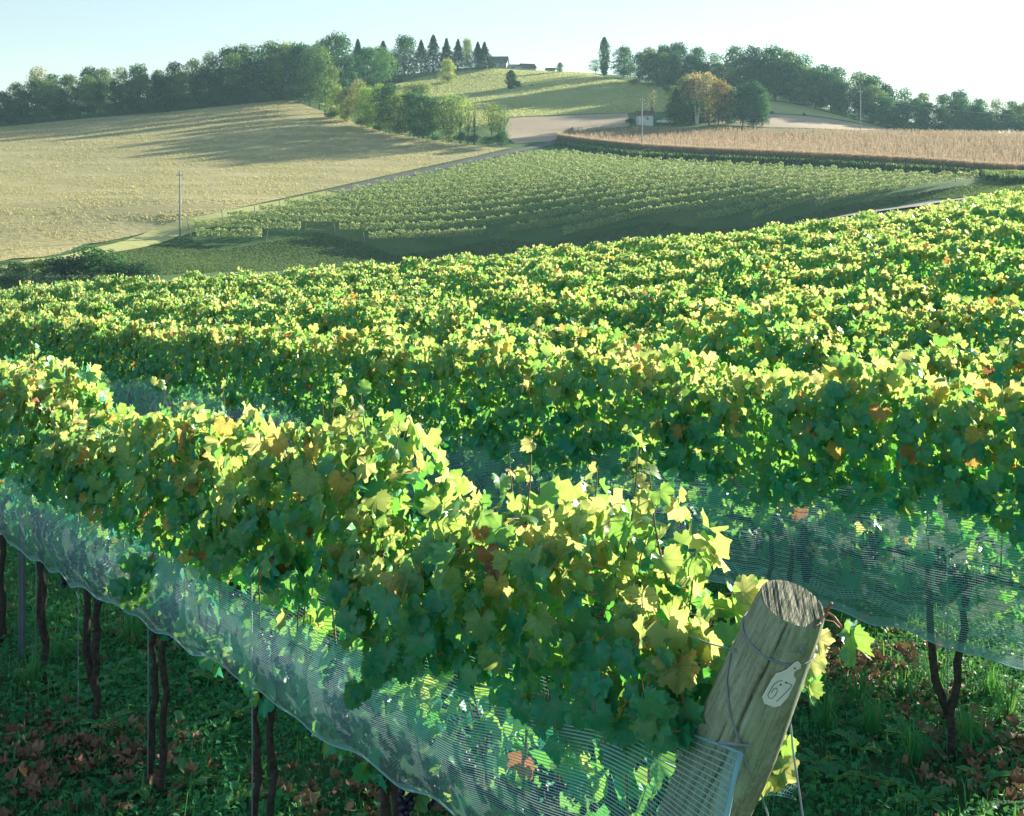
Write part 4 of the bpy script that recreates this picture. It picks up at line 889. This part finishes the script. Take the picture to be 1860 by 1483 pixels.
def make_net(D, s0, s1, ztop, zbot, ncord, cord_w, step_cross, cross_w, label, seed, end_drop=False):
    x0, y0 = row_pt(D, (s0 + s1) / 2); e = tag(empty('bird_net', (x0, y0, hz(x0, y0))), label, 'net', 'bird nets along the vine rows'); org = np.array([x0, y0, hz(x0, y0)])
    gs = np.linspace(s0 - 1, s1 + 1, 200); gx_, gy_ = row_pt(D, gs); gh = hgt(gx_, gy_)
    def surf(s, t, sg=1.0):
        zt, zb = ztop(s), zbot(s) + 0.018 * np.abs(np.sin(s * 5.2 + seed)) + 0.012 * np.sin(s * 13.7)
        z = zt + (zb - zt) * t
        off = 0.19 + 0.075 * np.sin(np.pi * np.clip(t, 0, 1) ** 0.8) + 0.012 * np.sin(s * 4.3 + 2.2 * t + seed) * t + 0.004 * np.sin(s * 13 + 3 * t) - 0.05 * t ** 3
        if end_drop:
            q = np.clip((s0 + 0.55 - s) / 0.55, 0, 1); z = z - 0.20 * q ** 2.2 * np.sin(np.pi * np.clip(t, 0, 1) * 0.62 ) ; off = off + 0.02 * q ** 2
        x = NX * D + DX * s - NX * off * sg; y = NY * D + DY * s - NY * off * sg
        return np.stack([x, y, np.interp(s, gs, gh) + z], -1) - org
    def panel(sg, nc, cw, st, cwx, nm):
        a0_ = s0 if sg > 0 or not end_drop else s0 + 1.3
        tv = np.concatenate([np.linspace(0, 0.93, nc), np.linspace(0.94, 1.0, max(5, nc // 7))]); sv = np.arange(a0_, s1, 0.035)
        g = surf(sv[None], tv[:, None], sg); gt = unit(surf(sv[None], tv[:, None] + 0.01, sg) - g)
        Vc, Qc = strands(g, gt, np.where(tv > 0.935, cw * 1.3, cw))
        sv2 = np.arange(a0_, s1, st)
        if end_drop and sg > 0: sv2 = np.r_[np.linspace(s0, s0 + 0.035, 9), sv2]
        tv2 = np.linspace(0, 1, 17); g2 = surf(sv2[:, None] , tv2[None], sg); gs2 = unit(surf(sv2[:, None] + 0.01, tv2[None], sg) - surf(sv2[:, None], tv2[None], sg))
        wd = np.full(len(sv2), cwx); wd[:9] = wd[:9] * (2.2 if end_drop else 1)
        Vx, Qx = strands(g2, gs2, wd)
        o = ob(nm, np_mesh(nm, np.r_[Vc, Vx], np.r_[Qc, Qx + len(Vc)], M['net'], True), e); o['kind'] = 'stuff'
    panel(1.0, ncord, cord_w, step_cross, cross_w, 'mesh_panel'); panel(-1.0, ncord // 2, cord_w, step_cross * 3, cross_w, 'mesh_panel')
    sv = np.arange(s0, s1, 0.05); hem = surf(sv, np.full(len(sv), 1.0)); MB().tube([tuple(p) for p in hem], 0.0032, 5).build('hem_cord', M['net'], e, True)
    if end_drop:
        tt_ = np.linspace(0, 1, 24); MB().tube([tuple(p) for p in surf(np.full(24, s0), tt_)], 0.006, 6).build('end_hem', M['net'], e, True)
        ss_ = np.linspace(s0, s0 + 1.1, 24); MB().tube([tuple(p) for p in surf(ss_, np.zeros(24))], 0.004, 5).build('top_cord', M['net'], e, True)
    return e
nb1 = row_curve(D1 - 0.2, [(-300,860),(0,985),(40,1022),(120,1068),(200,1115),(330,1190),(470,1285),(640,1400),(740,1465),(1000,1640),(1400,1900)])
nt1 = lambda s: np.interp(s, [1.7, 1.97, 2.4, 3.0, 3.8, 12], [1.60, 1.60, 1.57, 1.46, 1.38, 1.36])
make_net(D1, 1.93, 11.5, nt1, nb1, 66, 0.0026, 0.0075, 0.0006, 'pale bird net along the front row, tied to the leaning post', 0.4, True)
nb2 = row_curve(D2 - 0.2, [(-300,700),(0,745),(300,812),(795,932),(1200,1040),(1560,1133),(1860,1228),(2100,1310)])
nt2 = lambda s: bot2(s) + 0.16
make_net(D2, 2.2, 27.0, nt2, nb2, 62, 0.0036, 0.010, 0.0009, 'blue-green bird net hanging along the second vine row', 2.0)

# ------------------------------------------------------------------ leaning end post, its wires and the number tag
def post_mat():
    t = NT('weathered_post_wood'); tc = t.n('ShaderNodeTexCoord'); mp = t.n('ShaderNodeMapping'); mp.inputs['Scale'].default_value = (30, 30, 1.8); t.l(tc.outputs['Object'], mp.inputs[0])
    g = t.noise(3.0, 8, 0.7, vec=mp.outputs[0]); big = t.noise(5.0, 5, 0.6); fine = t.noise(70, 4, 0.6)
    c = t.ramp(g, [(0.32, (0.13, 0.15, 0.09)), (0.45, (0.36, 0.43, 0.28)), (0.58, (0.47, 0.55, 0.39)), (0.72, (0.68, 0.73, 0.57))])
    c = t.mix(t.ramp(big, [(0.47, (0, 0, 0)), (0.60, (0.6,) * 3)]), c, (0.24, 0.18, 0.10))
    c = t.mix(t.ramp(fine, [(0.5, (0, 0, 0)), (0.66, (0.6,) * 3)]), c, (0.40, 0.55, 0.42))
    return t.done(t.bsdf(c, 0.85, 0.2, t.math('ADD', g, t.math('MULTIPLY', fine, 0.5)), 0.012))
def post_top_mat():
    t = NT('sawn_post_end'); tc = t.n('ShaderNodeTexCoord'); mp = t.n('ShaderNodeMapping'); mp.inputs['Scale'].default_value = (160, 14, 1); mp.inputs['Rotation'].default_value = (0, 0, 0.35); t.l(tc.outputs['Object'], mp.inputs[0])
    g = t.noise(1.0, 5, 0.65, vec=mp.outputs[0]); b = t.noise(14, 4)
    c = t.ramp(g, [(0.34, (0.05, 0.065, 0.045)), (0.47, (0.26, 0.29, 0.19)), (0.64, (0.62, 0.60, 0.46))])
    c = t.mix(t.ramp(b, [(0.4, (0, 0, 0)), (0.7, (0.6,) * 3)]), c, (0.10, 0.14, 0.085))
    return t.done(t.bsdf(c, 0.9, 0.15, g, 0.012))
M['post'] = post_mat(); M['post_top'] = post_top_mat()
PT = Vector((0.625, 2.75, -0.94)); PB = Vector((0.094, 3.49, -2.85)); PB = PB + (PB - PT) * 0.06
ax = (PT - PB).normalized(); plen = (PT - PB).length; PR = 0.0765
front = (-PT - ax * (-PT).dot(ax)).normalized(); right = ax.cross(front); right = right if right.x > 0 else -right
post_e = tag(empty('end_post', PB), 'thick weathered wooden end post leaning right, with a sawn top', 'post')
rot = Matrix((right, -front, ax)).transposed()            # local x right, local -y towards the camera, local z up the post
post_e.rotation_euler = rot.to_euler()
def prad(d): return PR * (1 + 0.30 * min(max(d, 0) / 0.42, 1.0) ** 0.9 + 0.04 * max(d - 0.42, 0))   # the post swells below its sawn top
na, nr_ = 150, 70; th = np.linspace(0, 2 * np.pi, na, endpoint=False); zz = np.linspace(0, plen, nr_)
TH, ZZ = np.meshgrid(th, zz); rad = PR * (1 + 0.012 * np.sin(TH * 3 + ZZ * 4) + 0.01 * np.sin(TH * 7 - ZZ * 9)) * np.vectorize(prad)(plen - ZZ) / PR
crack_c = -np.pi / 2 + 0.05 + 0.22 * (plen - ZZ) - 0.55 * (plen - ZZ) ** 1.0 + 0.03 * np.sin(ZZ * 21)
for cc, dep, z0, z1 in ((crack_c, 0.016, plen - 1.0, plen), (crack_c - 0.33 + 0.02 * np.sin(ZZ * 31), 0.012, plen - 0.9, plen - 0.30), (crack_c + 2.2, 0.01, plen - 0.8, plen - .05)):
    d = np.abs((TH - cc + np.pi) % (2 * np.pi) - np.pi); rad = rad - np.where((ZZ > z0) & (ZZ < z1), dep * np.clip(1 - d / 0.042, 0, 1), 0)
rad[-1] *= 0.975
V_ = np.c_[(rad * np.cos(TH)).ravel(), (rad * np.sin(TH)).ravel(), ZZ.ravel()]; ii = np.arange(na * nr_).reshape(nr_, na)
Q_ = np.stack([ii[:-1], np.roll(ii[:-1], -1, 1), np.roll(ii[1:], -1, 1), ii[1:]], -1).reshape(-1, 4)
ob('shaft', np_mesh('shaft', V_, Q_, M['post'], True), post_e)
r_top = rad[-1].mean() * 0.995; tv, tf = [], []                # sawn top with parallel saw ridges
nxs, nys = 84, 26; rk = random.Random(5); ridge = [rk.uniform(-0.0028, 0.0022) for _ in range(nxs)]
for i in range(nxs):
    q = r_top * math.cos(math.pi * (1 - i / (nxs - 1))); half = math.sqrt(max(r_top ** 2 - q * q, 0))
    for k in range(nys):
        w_ = half * (2 * k / (nys - 1) - 1); zz_ = plen + ridge[i] * (0.6 + 0.4 * math.sin(w_ * 60 + i)) * min(1, 6 * (1 - (q * q + w_ * w_) / r_top ** 2) + 0.1)
        tv.append((q * math.cos(0.35) - w_ * math.sin(0.35), q * math.sin(0.35) + w_ * math.cos(0.35), zz_))
tf = [(i * nys + k, (i + 1) * nys + k, (i + 1) * nys + k + 1, i * nys + k + 1) for i in range(nxs - 1) for k in range(nys - 1)]
ob('sawn_top', np_mesh('sawn_top', tv, tf, M['post_top'], True), post_e)
def on_post(u, v, lift=0.003):
    """point of the post's near surface seen in direction (u, v)"""
    d = Vector(((u - U0) / F, 1, (VH - v) / F)).normalized(); w0 = -PB; dp = d - ax * d.dot(ax); wp = w0 - ax * w0.dot(ax); R_ = PR * 1.1 + lift
    for _ in range(4):
        a_, b_, c_ = dp.dot(dp), 2 * dp.dot(wp), wp.dot(wp) - R_ * R_; disc = b_ * b_ - 4 * a_ * c_
        t = (-b_ - math.sqrt(max(disc, 0))) / (2 * a_); R_ = prad(plen - (d * t - PB).dot(ax)) * 1.02 + lift
    return d * t
def wire_thing(name, pts, rad, mat, label, cat='wire', n=5): return tag(MB().tube(pts, rad, n).build(name, mat, None, True), label, cat)
# wire wrapped once round the post
zr = (on_post(1395, 1192) - PB).dot(ax); ring = []
for k in range(33):
    a_ = 2 * math.pi * k / 32; ring.append(PB + ax * (zr + 0.006 * math.sin(a_)) + (right * math.cos(a_) - front * math.sin(a_)) * (prad(plen - zr) * 1.02 + 0.002))
wire_thing('binding_wire', ring, 0.0022, M['wire'], 'blue-grey wire bound once around the leaning post')
wire_thing('tie_wire', [on_post(1327, 1186), on_post(1319, 1235), on_post(1324, 1290), on_post(1342, 1345), on_post(1360, 1400), on_post(1386, 1452), on_post(1400, 1500), on_post(1410, 1560)], 0.0028, M['wire'], 'loose wire running down the face of the leaning post')
gw = [Vector(P(1432, 1270, 2.92)), Vector(P(1440, 1360, 2.90)), Vector(P(1452, 1440, 2.86)), Vector(P(1475, 1600, 2.8)), Vector((0.85, 2.60, hz(0.85, 2.60)))]
wire_thing('guy_wire', gw, 0.0026, M['wire'], 'thin guy wire slanting down right behind the leaning post')
MB().tube([on_post(1453, 1186, 0.004), on_post(1456, 1180, 0.008), on_post(1452, 1177, 0.004)], 0.004, 6).build('staple', M['wire'], None).name = 'fence_staple'
tag(bpy.data.objects['fence_staple'], 'small staple pinning the binding wire to the leaning post', 'staple')
# trellis wires of the first two rows
for D, nm, s_a, hs in ((D1, 'front', 2.3, (1.02, 1.38, 1.66)), (D2, 'second', 2.2, (1.02, 1.4, 1.75))):
    for h_, wn in zip(hs, ('lowest', 'middle', 'top')):
        pts = []
        for s in np.linspace(s_a, 13 if D == D1 else 27, 26): x, y = row_pt(D, s); pts.append((x, y, hz(x, y) + h_ + 0.01 * math.sin(s * 2)))
        if D == D1 and wn == 'top': pts = [tuple(on_post(1336, 1181)), tuple(P(1290, 1170, 2.85)), tuple(P(1215, 1140, 3.02))] + pts[4:]
        wire_thing('trellis_wire', pts, 0.0018, M['wire'], f'{wn} trellis wire running through the {nm} row')
# number tag
M['tag'] = plain('tag_plastic', (0.92, 0.92, 0.86), 0.5, 0.35, 0.08, 30); M['ink'] = plain('blue_marker', (0.08, 0.14, 0.22), 0.6, 0.2, 0.3, 60); M['rust'] = plain('rusty_nail', (0.25, 0.12, 0.05), 0.8, 0.2)
tn = (front * math.cos(0.55) + right * math.sin(0.55)).normalized(); tc0 = on_post(1418, 1248, 0.004)
def on_tag(zx, zy, lift=0.0):
    u, v = 1240 + zx / 5.11, 1030 + zy / 5.11; d = Vector(((u - U0) / F, 1, (VH - v) / F)); p0 = tc0 + tn * lift; return d * (p0.dot(tn) / d.dot(tn))
outl = [(740, 1215), (755, 1268), (850, 1305), (905, 1290), (975, 1215), (1046, 1066), (1050, 1042), (1030, 1015), (1036, 980), (1060, 958), (1096, 945), (1100, 915), (1086, 890), (1068, 884), (1040, 896), (1010, 925), (965, 962), (915, 985), (872, 995), (835, 1045)]
tg = tag(empty('number_tag', tc0), 'cream plastic tag with handwritten number fixed to the leaning post', 'tag')
fr = [on_tag(*p) - tc0 for p in outl]; n_ = len(fr); bk = [p - tn * 0.0025 for p in fr]
MB().add(fr + bk, [tuple(range(n_)), tuple(range(2 * n_ - 1, n_ - 1, -1))] + [(i, i + n_, (i + 1) % n_ + n_, (i + 1) % n_) for i in range(n_)]).build('plate', M['tag'], tg)
six = [(925, 1056), (885, 1062), (850, 1090), (815, 1145), (790, 1190), (800, 1218), (830, 1222), (862, 1190), (880, 1150), (872, 1124), (848, 1130), (824, 1168)]
sev = [(950, 1072), (985, 1082), (1014, 1098), (1000, 1122), (940, 1185), (872, 1250)]
for nm_, path in (('digit_six', six), ('digit_seven', sev)): MB().tube([on_tag(*p, 0.0006) - tc0 for p in path], 0.0008, 5).build(nm_, M['ink'], tg)
for p, m_ in (((910, 1092), M['ink']), ((958, 1073), M['ink']), ((1040, 940), M['rust'])):
    c = on_tag(*p, 0.0) - tc0; MB().tube([c - tn * 0.003, c + tn * 0.0015], 0.0022, 8).build('nail', m_, tg)
# strap from the net to the post
st0 = row_pt(D1 - 0.2, 1.80)
wire_thing('net_strap', [P(1306, 1350, 2.62), P(1330, 1352, 2.66), on_post(1345, 1353, 0.004), on_post(1362, 1355, 0.004)], 0.004, M['wire'], 'dark blue strap tying the net to the leaning post', 'strap', 6)

# ------------------------------------------------------------------ single leaves that stand out, as parts of the first vines
V1 = [o for o in C.objects if o.name.startswith('grapevine') and o.get('group') == 'grapevines of the front row']
def extra_leaf(vine, p, size, nrm, tip, tint, shape):
    R = frames(np.array([nrm], float), np.array([tip], float))[0]; mw = Matrix(R.tolist()).to_4x4() @ Matrix.Diagonal((size, size, size, 1)); mw.translation = Vector(p)
    pm = Matrix.Translation(vine.location) @ Matrix.Rotation(ROT, 4, 'Z'); o = bpy.data.objects.new('leaf', LEAF0[shape]); C.objects.link(o); o.parent = vine; o.matrix_basis = pm.inverted() @ mw; o.color = (tint, 0, 0, 1); return o
def vine_stem(vine, pts, rad, mat=None):
    o = MB().tube([Vector(p) for p in pts], rad, 6).build('petiole', mat or M['petiole'], vine, True); o.matrix_basis = (Matrix.Translation(vine.location) @ Matrix.Rotation(ROT, 4, 'Z')).inverted()
va = V1[0]
vine_stem(va, [P(1488, 1130, 2.9), P(1504, 1114, 2.72), P(1515, 1120, 2.7), P(1537, 1150, 2.68)], [.003, .0028, .0022, .002])
vine_stem(va, [P(1500, 1112, 2.74), P(1511, 1096, 2.72)], [.004, .0035], M['cane'])
extra_leaf(va, P(1545, 1158, 2.68), 0.115, (0.75, -0.55, 0.3), (0.15, 0.1, -1), 0.28, 2)
extra_leaf(va, P(1548, 1150, 2.70), 0.10, (-0.9, -0.35, 0.1), (0.25, 0.1, -1), 0.33, 5)
for (u, v, Y, sz, nr, tp, ti, sh) in [(1486, 1160, 3.0, .075, (.4, -.8, .3), (.2, 0, -1), .80, 1), (1470, 1196, 3.0, .09, (.3, -.8, .2), (.1, .1, -1), .72, 3), (1462, 1220, 2.98, .08, (.8, -.4, .2), (0, .1, -1), .60, 4),
    (1467, 1250, 2.97, .07, (.7, -.6, .1), (-.1, .1, -1), .5, 6), (1424, 1320, 2.97, .085, (.9, -.3, .1), (.1, 0, -1), .7, 7), (1428, 1345, 2.96, .07, (.8, .5, .1), (.1, 0, -1), .4, 8),
    (1396, 1400, 2.9, .13, (.3, -.9, .2), (-.1, 0, -1), .62, 9), (1418, 1398, 2.93, .11, (.55, -.8, .1), (.2, 0, -1), .74, 0), (1360, 1130, 3.1, .11, (.2, -.7, .5), (.5, 0, -.6), .66, 10), (1350, 1075, 3.15, .10, (.1, -.6, .7), (.7, .1, -.3), .72, 11)]:
    extra_leaf(va, P(u, v, Y), sz, nr, tp, ti, sh)
for (vi, u, v, Y, sz, ti) in [(5, 325, 848, 5.9, .13, .91), (5, 410, 770, 5.6, .11, .90), (4, 505, 800, 4.9, .12, .88), (1, 885, 1000, 3.55, .07, .97), (1, 900, 1025, 3.5, .065, 1.0), (1, 872, 965, 3.6, .055, .94), (3, 215, 900, 6.7, .09, .86), (2, 560, 950, 4.6, .10, .97), (4, 620, 870, 4.5, .1, .88)]:
    a_ = random.uniform(-.4, .4); extra_leaf(V1[min(vi, 7)], P(u, v, Y * 0.95), sz, (a_, -1, .3), (random.uniform(-.4, .4), -.1, -1), ti, random.randrange(12))
def spray(vine, pts, n, sz, r):
    for k in range(n):
        t = r.random() * (len(pts) - 1); i = int(t); p = np.array(pts[i]) * (1 - t + i) + np.array(pts[i + 1]) * (t - i) + r.normal(0, .035, 3)
        extra_leaf(vine, p, sz * r.uniform(.7, 1.15), (r.normal(0, .4), -1, .3 + r.normal(0, .3)), (r.normal(0, .5), -.2, -1), float(np.clip(r.normal(.2, .12), 0, .6)), int(r.integers(0, 12)))
r = np.random.default_rng(31)
spray(V1[4], [P(275, 1010, 5.75), P(255, 1045, 5.7), P(225, 1085, 5.65)], 20, .11, r)
spray(V1[2], [P(690, 1190, 3.8), P(665, 1230, 3.75), P(640, 1260, 3.75)], 12, .085, r)
spray(V1[1], [P(760, 1120, 3.5), P(740, 1180, 3.45)], 8, .10, r)
vine_stem(V1[4], [P(290, 985, 5.8), P(258, 1045, 5.72), P(222, 1090, 5.66)], [.004, .003, .002], M['cane'])
# ragged shoots standing above the trimmed canopy of the front row
for vi, u, v, lean in [(7, 60, 622, 10), (6, 120, 655, -8), (5, 300, 700, 12), (4, 405, 698, -10), (3, 612, 688, 14), (3, 655, 700, -12), (3, 725, 765, 16), (1, 925, 822, -14), (1, 965, 826, 10), (1, 1085, 846, 14), (0, 1158, 815, 12), (0, 1180, 850, -16), (0, 1262, 1003, 18), (2, 850, 905, 20)]:
    Yv = row_su(D1, u)[1] + r.uniform(-.08, .08); hgt_px = 0.30 * F / Yv; pp = [P(u - lean * 2.0 * (1 - t) ** 1.5 * 100 / (100 + 40 * t), v + hgt_px * (1 - t), Yv) for t in np.linspace(0, 1, 7)]
    vine_stem(V1[vi], pp, [.0038 - .0004 * k for k in range(7)], M['cane'])
    for k in range(7):
        q_ = np.array(pp[min(6, k)]) + r.normal(0, .02, 3); extra_leaf(V1[vi], q_, .105 * r.uniform(.55, 1.0) * (1 - .05 * k), (r.normal(0, .7), -.4 + r.normal(0, .5), .6), (r.normal(0, .8), r.normal(0, .4), -.35), float(np.clip(r.normal(.55, .16), 0, .86)), int(r.integers(0, 12)))
# torn end of the back net, caught in sun on the far side of the post
pts_ = []
for i in range(9):
    row = []
    for j in range(15):
        a_, b_ = i / 8, j / 14; row.append(P(1372 + 72 * b_ + 6 * math.sin(a_ * 9 + b_ * 4), 1388 + 66 * a_ + 14 * b_ * (1 - a_) - 10 * math.sin(b_ * 3.1) * a_, 2.98 + 0.03 * math.sin(b_ * 9 + a_ * 5)))
    pts_.append(row)
g = np.array(pts_); gt = unit(np.gradient(g, axis=0)); gs_ = unit(np.gradient(g, axis=1)); Va, Qa = strands(g, gt, 0.003); Vb, Qb = strands(g.transpose(1, 0, 2), gs_.transpose(1, 0, 2), 0.0024)
tag(ob('net_scrap', np_mesh('net_scrap', np.r_[Va, Vb], np.r_[Qa, Qb + len(Va)], M['net'], True)), 'sunlit scrap of netting bunched behind the foot of the leaning post', 'net', kind='stuff')

# ------------------------------------------------------------------ stakes and metal post
for s, D, lab in ((4.93, D1, 'thin metal stake beside the paired trunks in the front row'), (6.22, D1, 'thin metal stake beside the fourth front row trunk'), (7.42, D1, 'thin metal stake beside the fifth front row trunk'), (8.34, D1, 'thin metal stake beside the sixth front row trunk'), (4.02, D2, 'thin metal stake tied to the second row trunk at right')):
    x, y = row_pt(D - 0.05, s); z = hz(x, y); tag(MB().tube([(x, y, z - .2), (x + .004, y, z + .6), (x, y, z + 1.35)], 0.003, 6).build('training_stake', M['wire'], None, True), lab, 'stake', 'training stakes')
x, y = row_pt(D1, 8.88); z = hz(x, y); mb = MB(); mb.box(-.024, .024, -.004, .004, -.3, 1.95); mb.box(-.004, .004, -.03, -.004, -.3, 1.95); o = mb.build('metal_post', M['steel']); o.location = (x, y, z); o.rotation_euler = (0, 0, 0.5)
tag(o, 'blue-grey metal trellis post in the front row near the left edge', 'post')

# ------------------------------------------------------------------ ground cover between the rows
M['grass'] = grass_mat('grass_blade', [(0, (0.02, 0.24, 0.11)), (0.5, (0.045, 0.32, 0.125)), (1, (0.16, 0.38, 0.13))], [(0, (0.06, 0.25, 0.03)), (0.5, (0.14, 0.36, 0.05)), (1, (0.3, 0.4, 0.08))], 0.4)
M['litter'] = grass_mat('dry_leaf', [(0, (0.16, 0.09, 0.06)), (0.5, (0.28, 0.16, 0.105)), (1, (0.42, 0.28, 0.18))], [(0, (0.08, 0.05, 0.03)), (0.5, (0.15, 0.09, 0.05)), (1, (0.25, 0.16, 0.08))], 0.2)
gpoly = [(-6.5, 13), (-5.0, 8.2), (-2.6, 4.6), (-0.3, 2.7), (1.8, 3.6), (3.4, 5.6), (3.6, 9.0), (1.0, 11.5), (-3, 15)]
r = np.random.default_rng(64)
def patch(x, y): return np.sin(x * 2.3 + 1.7 * np.sin(y * 1.9)) + np.sin(y * 2.9 + 1.3 * np.sin(x * 2.1 + 1)) 
def ground_leaves(name, n, size, hmax, mat, label, mask, bias=0.3):
    x, y = scatter(gpoly, n, r); k = mask(x, y); x, y = x[k], y[k]; n = len(x); z = hgt(x, y) + r.random(n) ** 1.5 * hmax
    V_, Q_ = cards(r, np.c_[x, y, z], np.c_[r.normal(0, .5, (n, 2)), np.ones(n)], r.uniform(*size, n), 0.8)
    tag(ob(name, np_mesh(name, V_, Q_, mat, False, np.repeat(np.clip(r.normal(bias, .22, n), 0, 1), 4))), label, 'ground cover', kind='stuff')
ground_leaves('clover', 90000, (0.018, 0.05), 0.08, M['grass'], 'low clover and weeds carpeting the vineyard floor', lambda x, y: patch(x, y) + r.normal(0, .6, len(x)) > -1.3)
x, y = scatter(gpoly, 30000, r); n = len(x); z = hgt(x, y) - 0.01; a = r.random(n) * 6.28; hh = r.uniform(.04, .12, n) * np.where(r.random(n) < .1, 1.8, 1); ln = np.c_[np.cos(a), np.sin(a)] * (hh * r.uniform(.1, .9, n))[:, None]
b = np.c_[x, y, z]; sd_ = np.c_[-np.sin(a), np.cos(a), 0 * a] * r.uniform(.002, .0045, n)[:, None]; m_ = b + np.c_[ln * .35, hh * .75]; tp = b + np.c_[ln, hh * r.uniform(.6, 1.05, n)]
V_ = np.stack([b - sd_, b + sd_, m_ + sd_ * .8, m_ - sd_ * .8, tp], 1).reshape(-1, 3); i5 = np.arange(n) * 5
T_ = np.concatenate([np.stack([i5, i5 + 1, i5 + 2], 1), np.stack([i5, i5 + 2, i5 + 3], 1), np.stack([i5 + 3, i5 + 2, i5 + 4], 1)])
tag(ob('grass', np_mesh('grass', V_, T_, M['grass'], False, np.repeat(np.clip(r.normal(.35, .2, n), 0, 1), 5))), 'short green grass growing between the near vine rows', 'grass', kind='stuff')
# long arching grass clumps
cl = [G(u, v) for u, v in [(560,1180),(600,1230),(640,1260),(530,1210),(700,1330),(650,1300),(380,1190),(330,1130),(1490,1290),(1560,1300),(1640,1280),(1700,1260),(1800,1280),(1830,1320),(1590,1340),(1500,1330),(100,1210),(60,1260),(240,1180),(720,1400),(1760,1370),(1660,1400)]]
VV, TT = [], []; off = 0
for c in cl:
    n = 70; a = r.random(n) * 6.28; L = r.uniform(.22, .5, n); d = np.c_[np.cos(a), np.sin(a), 0 * a]; b = np.array(c) + d * r.random((n, 1)) * .05; up = np.array([0, 0, 1.0]); lean = r.uniform(.25, .8, n)[:, None]
    p1 = b + (up * (1 - lean * .4) + d * lean * .5) * (L * .55)[:, None]; p2 = p1 + (up * (.35 - lean) + d * (.5 + lean * .4)) * (L * .5)[:, None]; s = np.c_[-np.sin(a), np.cos(a), 0 * a] * .003
    VV.append(np.stack([b - s, b + s, p1 + s, p1 - s, p2], 1).reshape(-1, 3)); i5 = np.arange(n) * 5 + off; TT.append(np.concatenate([np.stack([i5, i5 + 1, i5 + 2], 1), np.stack([i5, i5 + 2, i5 + 3], 1), np.stack([i5 + 3, i5 + 2, i5 + 4], 1)])); off += n * 5
VV = np.concatenate(VV); tag(ob('long_grass', np_mesh('long_grass', VV, np.concatenate(TT), M['grass'], False, np.repeat(np.clip(r.normal(.45, .2, len(VV) // 5), 0, 1), 5))), 'long arching grass clumps under the vine rows', 'grass', kind='stuff')
# fallen brown leaves in drifts
lp = [G(u, v) for u, v in [(60,1390),(120,1430),(190,1420),(30,1350),(230,1400),(150,1380),(620,1465),(700,1470),(520,1210),(450,1190),(560,1170),(330,1150),(400,1180),(1545,1190),(1590,1230),(1530,1240),(1610,1270),(1640,1220),(1560,1280),(1760,1400),(1820,1390),(1700,1300),(1800,1440),(1500,1200)]]
q = np.concatenate([np.array(c)[None, :2] + r.normal(0, [.22, .30], (42, 2)) for c in lp] + [np.stack(scatter(gpoly, 120, r), 1)]); n = len(q)
R_ = frames(np.c_[r.normal(0, .55, (n, 2)), np.ones(n)], r.normal(size=(n, 3))); 
tag(ob('fallen_leaves', leaf_mass('fallen_leaves', [(v * np.array([1, 1, 1.9]), t) for v, t in LEAF1], r, np.c_[q, hgt(q[:, 0], q[:, 1]) + r.uniform(.02, .075, n)], R_, r.uniform(.045, .09, n), np.clip(r.normal(.4, .25, n), 0, 1), M['litter'])), 'drifts of curled brown vine leaves on the vineyard floor', 'leaves', kind='stuff')
# broad-leaved weeds, each a rosette of its own
def weed_leaf():
    pts = [(0, 0), (.12, .25), (.09, .34), (.17, .55), (.13, .66), (.16, .82), (0, 1)]; o = np.array(pts + [(-x, y) for x, y in pts[-2:0:-1]]); z = 0.55 * o[:, 1] - 0.75 * o[:, 1] ** 2 + .35 * np.abs(o[:, 0])
    V = np.r_[[(0, .5, .55 * .5 - .75 * .25 - .03)], np.c_[o, z]]; n = len(o); T = [(0, 1 + (i + 1) % n, 1 + i) for i in range(n)]; return V, T
V_, T_ = weed_leaf(); WL = np_mesh('leaf', V_, T_, M['leaf'], True)
for k, (u, v) in enumerate([(62,1235),(120,1255),(75,1190),(165,1275),(205,1235),(285,1270),(190,1330),(330,1345),(430,1310),(385,1250),(470,1290),(560,1310),(245,1460),(345,1440),(430,1465),(110,1320),(1485,1395),(1520,1430),(1560,1370),(1610,1440),(1680,1465),(1790,1445),(1540,1330),(1650,1360)]):
    c = G(u, v); e = tag(empty('broadleaf_weed', c, r.random() * 6), f'{nth(k + 1 if u < 800 else k - 15)} leafy weed rosette {"under the front net" if u < 800 else "right of the leaning post"}, counted from the {"left" if u < 800 else "post"}', 'weed', 'broad-leaved weeds on the vineyard floor')
    for j in range(9):
        o = ob('leaf', WL, e); L = r.uniform(.09, .19); o.matrix_basis = Matrix.Rotation(j * 0.7 + r.normal() * .15, 4, 'Z') @ Matrix.Rotation(r.uniform(.1, .75), 4, 'X') @ Matrix.Diagonal((L * .95, L, L, 1)); o.color = (float(np.clip(r.normal(.42, .12), 0, .75)), 0, 0, 1)

# ------------------------------------------------------------------ haze over the valley
hm = bpy.data.materials.new('haze_air'); hm.use_nodes = True; ht = hm.node_tree; ht.nodes.clear(); ho = ht.nodes.new('ShaderNodeOutputMaterial'); pv = ht.nodes.new('ShaderNodeVolumePrincipled')
pv.inputs['Color'].default_value = (0.50, 0.88, 1.0, 1); pv.inputs['Density'].default_value = 0.00017; pv.inputs['Anisotropy'].default_value = 0.15; ht.links.new(pv.outputs[0], ho.inputs['Volume'])
hz_o = MB().box(-2100, 2100, -1800, 3400, -28, 74).build('haze', hm); tag(hz_o, 'thin blue-green haze hanging over the valley', 'haze', kind='stuff')
